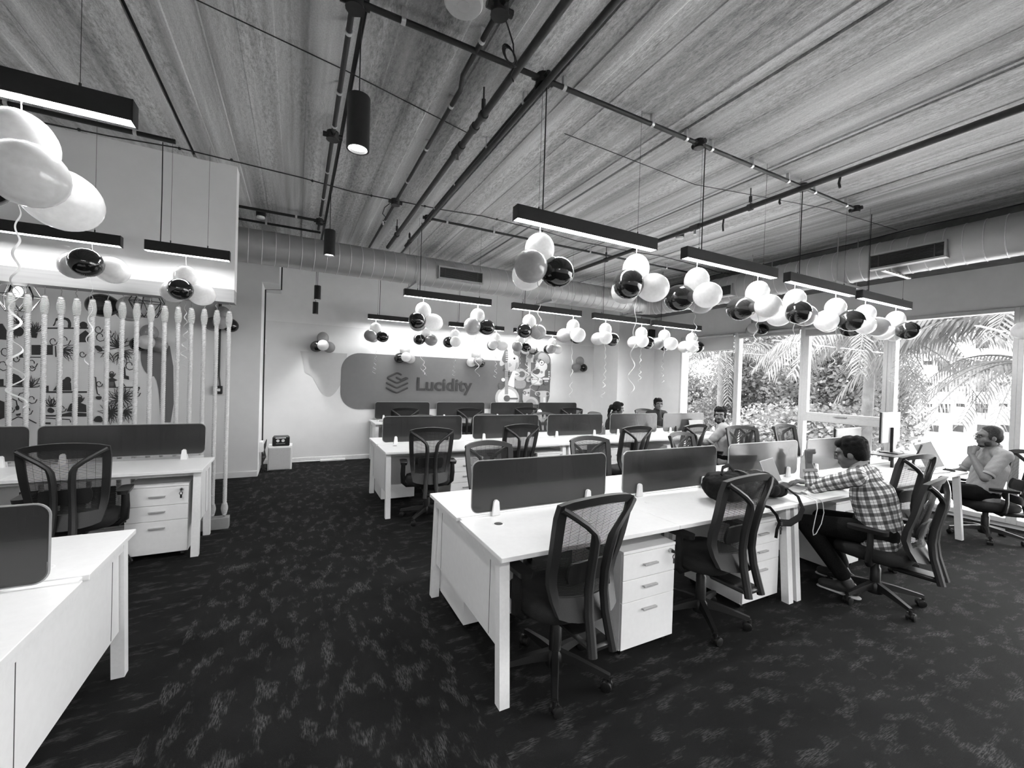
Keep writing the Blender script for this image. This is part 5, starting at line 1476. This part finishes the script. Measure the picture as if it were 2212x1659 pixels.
t = thing('monitor_riser', 'black monitor riser on four legs near the windows', 'riser', (6.29, 2.35, TZ))
MB().box(-.30, .30, -.14, .14, .113, .125, .003).build('shelf', M['black'], t)
for (x, y) in ((-.27, -.11), (.27, -.11), (-.27, .11), (.27, .11)): MB().box(x-.012, x+.012, y-.012, y+.012, 0, .113).build('leg', M['black'], t)
t = thing('tablet_easel', 'pale slanted easel plate leaning beside the tall monitor', 'easel', (6.50, 2.13, TZ), .15)
MB().bar((0, -.10, .004), (0, .02, .27), .16, .012, up=(1, 0, 0)).build('plate', M['mon_back'], t)
MB().bar((0, .10, .004), (0, .02, .25), .02, .012, up=(1, 0, 0)).build('strut', M['black'], t)
t = thing('monitor_cables', 'tangle of black monitor cables between the two pale monitors', 'cable', (6.02, 2.52, TZ))
for k in range(5): MB().tube([(-.12 + .03*k, .03, .004), (-.06 + .02*k, .05, .12 + .03*(k % 3)), (.02, .03, .20 + .02*k), (.10, .02, .10 + .02*k), (.13, .0, .13)], .004, 6).build('lead', M['wire'], t, 60)
t = thing('monitor_cables', 'white cable lying in loops on the desk beneath the riser', 'cable', (6.05, 2.24, TZ))
MB().tube([(-.6, .18, .20), (-.68, .12, .12), (-.72, .05, .004), (-.5, -.05, .004), (-.2, -.02, .004), (.1, -.1, .004), (.3, -.12, .004)], .0035, 6).build('lead', M['white'], t, 60)
# floor cabinet with the radio
t = thing('floor_speaker_cabinet', 'small pale cabinet on the carpet against the lettered wall', 'cabinet', (-.21, 7.81, 0))
MB().box(-.175, .175, .02, .34, .005, .395, .004).build('case', M['white'], t); MB().box(-.16, .155, .0, .02, .02, .375, .003).build('front_panel', M['ink5'], t)
for (x, y) in ((-.15, .05), (.15, .05), (-.15, .3), (.15, .3)): MB().box(x-.012, x+.012, y-.012, y+.012, 0, .006).build('foot', M['black'], t)
t = thing('radio', 'small black cassette radio on the pale cabinet', 'radio', (-.20, 7.90, .395))
MB().box(-.125, .125, -.06, .06, 0, .15, .012).build('case', M['black'], t)
for x in (-.045, .03): MB().lathe([(.024, -.064), (.024, -.06)], 16, (x, 0, .09), 'y').build('dial', M['white'], t, 40)
MB().box(-.07, .06, -.0625, -.06, .035, .05).build('strip', M['chrome'], t); MB().box(-.08, .07, -.0625, -.06, .128, .142).build('window_strip', M['white'], t)
MB().tube([(-.11, 0, .15), (-.10, 0, .165), (.10, 0, .165), (.11, 0, .15)], .005, 6).build('handle', M['black'], t)
t = thing('wire_bundle', 'bundle of black leads beside the pale cabinet', 'cable', (-.43, 7.72, 0))
for k in range(4): MB().tube([(.02, .2, .5), (.02 - .01*k, .06 + .02*k, .42), (-.02 + .015*k, .0, .25), (-.01 - .01*k, .03, .10), (.03*k - .03, .04, .006)], .006, 6).build('lead', M['wire'], t, 60)
# sockets and loose adaptors on the carpet below the desk by the ropes
for i, (x, lab) in enumerate(((-1.62, 'white adaptor on the floor under the chair at the ropes'), (-1.47, 'white adaptor in the middle of three under the rope side desk'), (-1.31, 'white adaptor beside the drawers under the rope side desk'))):
    t = thing('power_adaptor', lab, 'adaptor', (x, 4.93, .0))
    MB().box(-.035, .035, -.03, .02, 0, .11, .006).build('case', M['white'], t); MB().tube([(0, -.03, .02), (.03, -.07, .008), (.12, -.09, .006)], .004, 6).build('lead', M['white'], t)
# ================================================================== PEOPLE
M['skin_d'] = pm('warm_brown_skin', .11, .5, var=.10, scale=40); M['skin_m'] = pm('tan_skin', .15, .5, var=.10, scale=40)
M['hair'] = pm('black_hair', .006, .75, var=.5, scale=90, bump=.6, stretch=(4, 4, 1), spec=.15); M['hair_g'] = pm('greying_hair', .035, .7, var=.6, scale=120, bump=.25, spec=.2)
M['denim'] = pm('dark_denim', .008, .9, var=.4, scale=160, bump=.3, spec=.15); M['tee'] = pm('pale_cotton', .30, .9, var=.06, scale=90, bump=.2)
M['tee_dark'] = pm('dark_cotton', .02, .9, var=.2, scale=90); M['tee_mid'] = pm('pale_blue_cotton', .36, .9, var=.06, scale=90)
M['shoe'] = pm('dark_shoe', .03, .6); M['sole'] = pm('pale_sole', .45, .7); M['eye'] = pm('eye_white', .28, .4); M['iris'] = pm('dark_iris', .01, .2); M['lip'] = pm('lip', .10, .5)
M['lens'] = acrylic('spectacle_lens', .4, .85)
def plaid():
    m = pm('checked_cotton', .7, .9); nt = m.node_tree; bs = nt.nodes['Principled BSDF']; L = nt.links.new
    at = node(nt, 'ShaderNodeAttribute'); at.attribute_name = 'weave'; sx = node(nt, 'ShaderNodeSeparateXYZ'); L(at.outputs['Vector'], sx.inputs[0])
    def mth(op, a, b=None, c=None):
        x = node(nt, 'ShaderNodeMath', operation=op)
        for i, q in enumerate((a, b, c)):
            if q is None: continue
            if isinstance(q, (int, float)): x.inputs[i].default_value = q
            else: L(q, x.inputs[i])
        return x.outputs[0]
    def band(src, per, w, off=0.0):
        f = mth('FRACT', mth('ADD', mth('DIVIDE', src, per), off)); return mth('LESS_THAN', f, w)
    P = .060
    vals = []
    for ax in ('X', 'Y'):
        b1 = band(sx.outputs[ax], P, .42); b2 = band(sx.outputs[ax], P, .06, -.68)
        v = mth('SUBTRACT', 1.0, mth('MINIMUM', mth('ADD', mth('MULTIPLY', b1, .74), mth('MULTIPLY', b2, .5)), .9)); vals.append(v)
    c = mth('MULTIPLY', mth('MULTIPLY', vals[0], vals[1]), .72); c = mth('ADD', c, .012)
    L(c, bs.inputs['Base Color']); return m
M['plaid'] = plaid()

def V3(*a): return Vector(a)
def add_hand(mb, wrist, d, palm_n, curl, side, s=1.0, spread=.0):
    """five fingers: d = pointing direction, palm_n = palm normal, curl = bend per joint (deg), side = +1 thumb along +x"""
    d = Vector(d).normalized(); n = Vector(palm_n); n = (n - d*n.dot(d)).normalized(); x = d.cross(n)*side
    w = Vector(wrist); pl_ = .080 if curl < 60 else .066
    for k in (-1, 0, 1): cap(mb, w + x*.018*k*s, .019*s, w + d*pl_*s + x*.026*k*s, (.0165 if curl < 60 else .021)*s, 10)
    for i, (ox, L, r) in enumerate(((.030, .072, .0088), (.010, .082, .0092), (-.011, .076, .0088), (-.031, .060, .0078))):
        p = w + d*(pl_+.008)*s + x*ox*s; a = math.radians(curl*.5 if curl < 60 else 78); q = p
        for j, f in enumerate((.45, .32, .25)):
            v = d*math.cos(a) + n*math.sin(a); e = q + v*L*f*s; cap(mb, q, r*s*(1-.07*j), e, r*s*(1-.07*(j+1)), 8); q = e; a += math.radians(curl)
    p = w + d*.028*s + x*.026*s; v1 = (d*.6 + x*.75 + n*.35).normalized(); q = p + v1*.042*s; cap(mb, p, .0125*s, q, .0105*s, 8)
    v2 = (d*.85 + x*.1 + n*(.25 + curl/140)).normalized(); cap(mb, q, .0103*s, q + v2*.038*s, .0085*s, 8)

def head_geo(mb, H):
    def E(c, r):
        m0 = mb.mark(); mb.ball(c, r, 18, 12); mb.xf(H, m0)
    def C(p0, r0, p1, r1):
        m0 = mb.mark(); cap(mb, p0, r0, p1, r1, 10); mb.xf(H, m0)
    E((0, -.018, .030), (.076, .096, .088)); E((0, .022, -.022), (.063, .072, .088)); E((0, .040, -.082), (.044, .048, .030)); E((0, .066, -.094), (.022, .020, .018))
    E((0, .060, .030), (.056, .030, .034)); C((0, .086, .018), .0085, (0, .106, -.022), .0125)
    for s_ in (-1, 1):
        E((.014*s_, .094, -.026), (.009, .010, .008)); E((.077*s_, -.008, -.012), (.011, .021, .031)); E((.040*s_, .062, -.028), (.024, .022, .026)); E((.030*s_, .083, .026), (.020, .010, .0065))
    E((0, .088, -.054), (.024, .011, .0065)); E((0, .086, -.066), (.021, .011, .0075))

def person(name_label, loc, rz, J, skin, shirt, pants, cat='person', hair=None, hairfn=None, beard=None, glasses=False, head=(0, 0, 0), hands=True, long_sleeve=False, voxel=.0055, legs=True, female=False):
    t = thing('person', name_label, cat, loc, rz)
    H = Matrix.Translation(J['head']) @ Matrix.Rotation(math.radians(head[2]), 4, 'Z') @ Matrix.Rotation(math.radians(head[0]), 4, 'X') @ Matrix.Rotation(math.radians(head[1]), 4, 'Y')
    b = MB(); head_geo(b, H)
    nb = J['neck']; hb = H @ Vector((0, -.025, -.075)); cap(b, nb, .056, hb, .050); 
    ch, pl = J['chest'], J['pelvis']; sh = {-1: J['shL'], 1: J['shR']}
    tor = [(pl, .125, ch, .135), (ch, .130, nb - Vector((0, 0, .04)), .075)]
    for s_ in (-1, 1): tor += [(nb - Vector((0, 0, .03)), .055, sh[s_], .062), (ch + (sh[s_]-nb)*.35, .10, pl + Vector((.06*s_, 0, 0)), .105)]
    for q in tor: cap(b, *[Vector(v) if not isinstance(v, float) else v*.92 for v in q])
    arms = {}
    for s_, k in ((-1, 'L'), (1, 'R')):
        a, e, w_ = sh[s_], J['el'+k], J['wr'+k]; arms[s_] = (a, e, w_)
        cap(b, a, .050, e, .040); cap(b, e, .040, e.lerp(w_, .35), .041); cap(b, e.lerp(w_, .35), .041, w_, .027)
        hd = J.get('hd'+k)
        if hd and hands: add_hand(b, w_ + (Vector(hd[0]).normalized())*.012, hd[0], hd[1], hd[2], hd[3], 1.14 if hd[2] > 60 else 1.0)
    if legs:
        for s_, k in ((-1, 'L'), (1, 'R')):
            hp, kn, an = pl + Vector((.085*s_, 0, -.02)), J['kn'+k], J['an'+k]
            cap(b, hp, .085, kn, .054); cap(b, kn, .052, kn.lerp(an, .35), .056); cap(b, kn.lerp(an, .35), .056, an, .036)
            td = J['toe'+k]; cap(b, an - Vector((0, 0, .03)), .036, td, .026)
    mesh_part('body', remesh(b, voxel, 3), skin, t)
    # eyes, brows
    for s_ in (-1, 1):
        o = MB().ball(H @ Vector((.030*s_, .0825, .006)), (.0115, .0110, .0085), 12, 8).build('eye', M['eye'], t, 60)
        MB().ball(H @ Vector((.030*s_, .0905, .006)), .0050, 10, 8).build('iris', M['iris'], o, 60)
        MB().tube([H @ Vector((.013*s_, .094, .026)), H @ Vector((.030*s_, .0935, .032)), H @ Vector((.050*s_, .081, .027))], (.004, .006), 6).build('eyebrow', hair or M['hair'], t, 60)
    MB().tube([H @ Vector((-.022, .094, -.060)), H @ Vector((0, .0995, -.0605)), H @ Vector((.022, .094, -.060))], .0026, 6).build('mouth', M['lip'], t, 60)
    # shirt
    s = MB(); segs = []; hems = []
    g_ = .012
    for (p0, r0, p1, r1) in tor: cap(s, p0, r0+g_, p1, r1+g_); 
    segs.append(('t', pl, nb))
    for s_ in (-1, 1):
        a, e, w_ = arms[s_]; cap(s, a, .066, a.lerp(e, .6), .062)
        end = e.lerp(w_, .42) if long_sleeve else a.lerp(e, .68)
        if long_sleeve: cap(s, a.lerp(e, .5), .062, e, .056); cap(s, e, .056, end, .052)
        else: cap(s, a.lerp(e, .3), .064, end, .060)
        segs.append(('a', a, e)); hems.append((end, (e-a).normalized() if not long_sleeve else (w_-e).normalized(), .064 if not long_sleeve else .055))
        if long_sleeve: segs.append(('f', e, end))
    hem = J.get('hem', .06); cap(s, pl + Vector((-.07, 0, -hem)), .118, pl + Vector((.07, 0, -hem)), .118)
    me = remesh(s, .008, 5)
    n = len(me.vertices); co = np.empty(n*3); me.vertices.foreach_get('co', co); co = co.reshape(-1, 3)
    best = np.full(n, 1e9); uv = np.zeros((n, 3))
    for (kd, p, q) in segs:
        p, q = np.array(p), np.array(q); d = q-p; L = np.linalg.norm(d); d = d/L
        ax = np.cross(d, (1.0, 0, 0) if kd == 't' else (0, 0, 1.0)); ax /= np.linalg.norm(ax); ay = np.cross(d, ax)
        r = co - p; tt = np.clip(r@d, -.25 if kd == 't' else 0, L); dist = np.linalg.norm(r - tt[:, None]*d, axis=1) - (.16 if kd == 't' else .055)
        ang = np.arctan2(r@ay, r@ax); m_ = dist < best; best[m_] = dist[m_]
        uv[m_, 0] = (ang*(.15 if kd == 't' else .065))[m_]; uv[m_, 1] = (r@d)[m_] + (0 if kd != 'f' else .3)
    at = me.attributes.new('weave', 'FLOAT_VECTOR', 'POINT'); at.data.foreach_set('vector', uv.astype(np.float32).ravel())
    # cloth folds
    nr = np.empty(n*3); me.vertices.foreach_get('normal', nr); nr = nr.reshape(-1, 3)
    fold = np.sin(co[:, 2]*62 + 5*np.sin(co[:, 0]*21 + co[:, 1]*9))*np.sin(co[:, 0]*30 - co[:, 1]*24 + co[:, 2]*13)
    me.vertices.foreach_set('co', (co + nr*(fold*.0028)[:, None]).ravel()); me.update()
    so_ = mesh_part('shirt', me, shirt, t)
    for (c_, d_, r_) in hems:
        ring = [c_ + d_*(.035 + .012*k) for k in range(3)]
        MB().tube(ring, [r_*.90, r_*.93, r_*.90], 20).build('cuff', shirt if not long_sleeve else M['tee'], so_, 60)
    ck = [nb.lerp(hb, .30) + Vector((0, 0, .0))]; dd = (hb-nb).normalized(); cc = nb + dd*.035
    MB().tube([cc - dd*.02, cc, cc + dd*.016], [.078, .068, .062], 20).build('collar', shirt if not long_sleeve else M['tee'], so_, 60)
    if legs:
        p_ = MB()
        cap(p_, pl + Vector((-.06, 0, -.02)), .125, pl + Vector((.06, 0, -.02)), .125)
        for s_, k in ((-1, 'L'), (1, 'R')):
            hp, kn, an = pl + Vector((.085*s_, 0, -.02)), J['kn'+k], J['an'+k]
            cap(p_, hp, .100, kn, .071); cap(p_, kn, .070, an.lerp(kn, .12), .058)
        mesh_part('trousers', remesh(p_, .009, 5), pants, t)
        for k in 'LR':
            an, td = J['an'+k], J['toe'+k]; q = MB(); dirn = (td-an); dirn.z = 0
            dirn = dirn.normalized() if dirn.length > .01 else Vector((0, 1, 0))
            heel = Vector((an.x, an.y, td.z)) - dirn*.05; toe = heel + dirn*.25
            cap(q, heel + Vector((0, 0, .022)), .040, heel + dirn*.10 + Vector((0, 0, .022)), .042); cap(q, heel + dirn*.10 + Vector((0, 0, .014)), .042, toe - dirn*.045, .037); cap(q, heel + Vector((0, 0, .03)) + dirn*.03, .042, Vector(an) + Vector((0, 0, -.01)), .044)
            sh_ = mesh_part('shoe', remesh(q, .007, 3), M['shoe'], t)
            sl_ = MB(); cap(sl_, heel + Vector((0, 0, -.028)), .042, toe - dirn*.04 + Vector((0, 0, -.028)), .040)
            for i in range(len(sl_.v)): v = sl_.v[i]; sl_.v[i] = (v[0], v[1], heel.z - .028 + (v[2] - heel.z + .028)*.30)
            sl_.build('sole', M['sole'], sh_, 60)
    # hair
    h = MB()
    def E(c, r):
        m0 = h.mark(); h.ball(c, r, 16, 10); h.xf(H, m0)
    hairfn(E, random.Random(int(loc[0]*100)))
    mesh_part('hair', remesh(h, .006, 2), hair or M['hair'], t)
    if beard:
        q = MB()
        def E2(c, r):
            m0 = q.mark(); q.ball(c, r, 12, 8); q.xf(H, m0)
        for (c, r) in beard: E2(c, r)
        mesh_part('beard', remesh(q, .005, 2), hair or M['hair'], t)
    if glasses:
        gm = None
        fr = thing if False else None
        m_ = MB()
        ring = [(.031 + .022*math.cos(2*PI*i/16), .099, .003 + .017*math.sin(2*PI*i/16)) for i in range(16)]
        for s_ in (-1, 1): m_.tube([H @ Vector((p[0]*s_, p[1], p[2])) for p in ring], .0017, 5, closed=True)
        m_.tube([H @ Vector((-.010, .101, .006)), H @ Vector((0, .104, .008)), H @ Vector((.010, .101, .006))], .0017, 5)
        for s_ in (-1, 1): m_.tube([H @ Vector((.053*s_, .098, .008)), H @ Vector((.073*s_, .05, .010)), H @ Vector((.081*s_, -.005, .008))], .0018, 5)
        go = m_.build('glasses', M['black'], t)
        for s_ in (-1, 1): MB().add([H @ Vector((p[0]*s_, p[1]-.0005, p[2])) for p in ring], [tuple(range(16))]).build('lens', M['lens'], go)
    return t

def short_hair(front=.04, vol=1.0, side=True, tuft=14, bald=0.0):
    def fn(E, rr):
        E((0, -.030, .050), (.082*vol, .094*vol, .082*vol)); E((0, -.062, .005), (.074*vol, .062, .078))
        if bald == 0: E((0, front, .090), (.058*vol, .044, .036))
        for s_ in (-1, 1):
            E((.064*s_, -.022, .022), (.020, .052, .046))
            if side: E((.070*s_, .018, .012), (.012, .018, .036))
        for _ in range(tuft):
            a = rr.uniform(-PI, PI); z = rr.uniform(.07, .125); r = .075*math.sqrt(max(.05, 1-((z-.05)/.09)**2))
            if bald and math.sin(a) > -.1: continue
            E((r*math.cos(a)*.95, -.028 + r*math.sin(a)*1.1, z), (.026, .026, .022))
    return fn
# --- person in the checked shirt, elbow on the desk, fist raised before the laptop
J1 = dict(pelvis=V3(0, -.06, .555), chest=V3(0, .0, .80), neck=V3(-.01, .07, 1.0), head=V3(-.02, .14, 1.10), shL=V3(-.185, .06, .945), shR=V3(.175, .06, .93),
          elL=V3(-.20, .325, .815), wrL=V3(-.17, .375, 1.005), hdL=((.10, .10, 1.0), (.55, -.8, 0), 96, 1), elR=V3(.25, .28, .80), wrR=V3(.05, .44, .80), hdR=((-.75, .6, 0), (0, 0, -1), 22, -1),
          knL=V3(-.17, .385, .50), anL=V3(-.13, .10, .12), toeL=V3(-.13, .24, .045), knR=V3(.14, .37, .50), anR=V3(.12, .20, .12), toeR=V3(.13, .33, .045), hem=.075)
person('person in a black and white checked shirt at the laptop, fist raised', (4.0, 1.60, 0), math.radians(8), J1, M['skin_d'], M['plaid'], M['denim'],
       hairfn=short_hair(.045, 1.06, True, 40), glasses=True, head=(-14, 0, 6), long_sleeve=True)
# --- person in the pale T-shirt, leaning back, hand at the mouth
J2 = dict(pelvis=V3(0, -.02, .565), chest=V3(0, -.085, .84), neck=V3(0, -.10, 1.06), head=V3(-.02, -.045, 1.185), shL=V3(-.195, -.10, 1.0), shR=V3(.195, -.10, 1.0),
          elL=V3(-.275, .08, .755), wrL=V3(-.105, .125, .985), hdL=((.36, -.26, .85), (.35, -.85, .1), 72, 1), elR=V3(.28, .04, .74), wrR=V3(.20, .26, .70), hdR=((-.3, .9, -.1), (0, 0, -1), 30, -1),
          knL=V3(-.14, .46, .60), anL=V3(-.16, .66, .27), toeL=V3(-.16, .82, .22), knR=V3(.13, .46, .57), anR=V3(.12, .58, .18), toeR=V3(.12, .74, .097), hem=.06)
person('person in a pale T-shirt leaning back with a hand at the mouth', (6.90, 1.78, -.05), math.radians(38), J2, M['skin_m'], M['tee'], M['denim'],
       hair=M['hair_g'], hairfn=short_hair(.03, 1.0, True, 0, 1.0), glasses=True, head=(-4, 0, 4), beard=[((0, .062, -.096), (.036, .032, .022)), ((.047, .028, -.070), (.020, .032, .032)), ((-.047, .028, -.070), (.020, .032, .032)), ((0, .096, -.045), (.026, .008, .006))])
# --- bearded person by the window, looking back over the chair
J3 = dict(pelvis=V3(0, -.04, .58), chest=V3(0, -.02, .82), neck=V3(-.01, .02, 1.04), head=V3(-.02, .05, 1.165), shL=V3(-.15, -.08, .99), shR=V3(.15, .11, .99),
          elL=V3(-.24, .10, .75), wrL=V3(-.10, .30, .74), hdL=((.4, .8, 0), (0, 0, -1), 25, 1), elR=V3(.24, .14, .75), wrR=V3(.12, .34, .74), hdR=((-.4, .8, 0), (0, 0, -1), 25, -1),
          knL=V3(-.12, .40, .53), anL=V3(-.12, .38, .12), toeL=V3(-.12, .54, .045), knR=V3(.12, .40, .53), anR=V3(.12, .38, .12), toeR=V3(.12, .54, .045))
person('bearded person by the window looking back over the shoulder', (5.70, 4.12, 0), math.radians(8), J3, M['skin_d'], M['tee_mid'], M['denim'], hairfn=short_hair(.04, 1.02, True, 20), head=(-2, 0, 108),
       beard=[((0, .060, -.098), (.038, .034, .022)), ((.047, .03, -.070), (.020, .034, .032)), ((-.047, .03, -.070), (.020, .034, .032)), ((0, .096, -.045), (.026, .008, .006))], voxel=.007)
# --- two people on the far side of the middle bench
J4 = dict(J3); J4.update(shL=V3(-.18, .0, .99), shR=V3(.18, .02, .99), head=V3(0, .06, 1.185), neck=V3(0, .02, 1.055))
person('dark haired person in black facing the room beside the white pier', (6.72, 6.42, 0), math.radians(166), J4, M['skin_d'], M['tee_dark'], M['denim'], hairfn=short_hair(.05, 1.08, True, 34), head=(2, 0, -12), voxel=.007)
def bun(E, rr):
    E((0, -.028, .048), (.083, .097, .084)); E((0, -.06, .0), (.076, .06, .08)); E((0, .035, .088), (.06, .05, .04))
    for s_ in (-1, 1): E((.070*s_, .0, .0), (.018, .05, .06))
    E((0, -.135, -.01), (.048, .045, .055)); E((0, -.155, -.08), (.034, .032, .07)); E((0, -.15, -.16), (.024, .024, .06))
J5 = dict(J3); J5.update(head=V3(0, .09, 1.115), neck=V3(0, .03, 1.0), chest=V3(0, -.01, .80), shL=V3(-.165, .01, .945), shR=V3(.165, .01, .945))
person('person with a dark ponytail looking down behind a divider screen', (5.55, 6.40, 0), math.radians(212), J5, M['skin_d'], M['tee_dark'], M['denim'], hairfn=bun, head=(-12, 0, 22), voxel=.007)
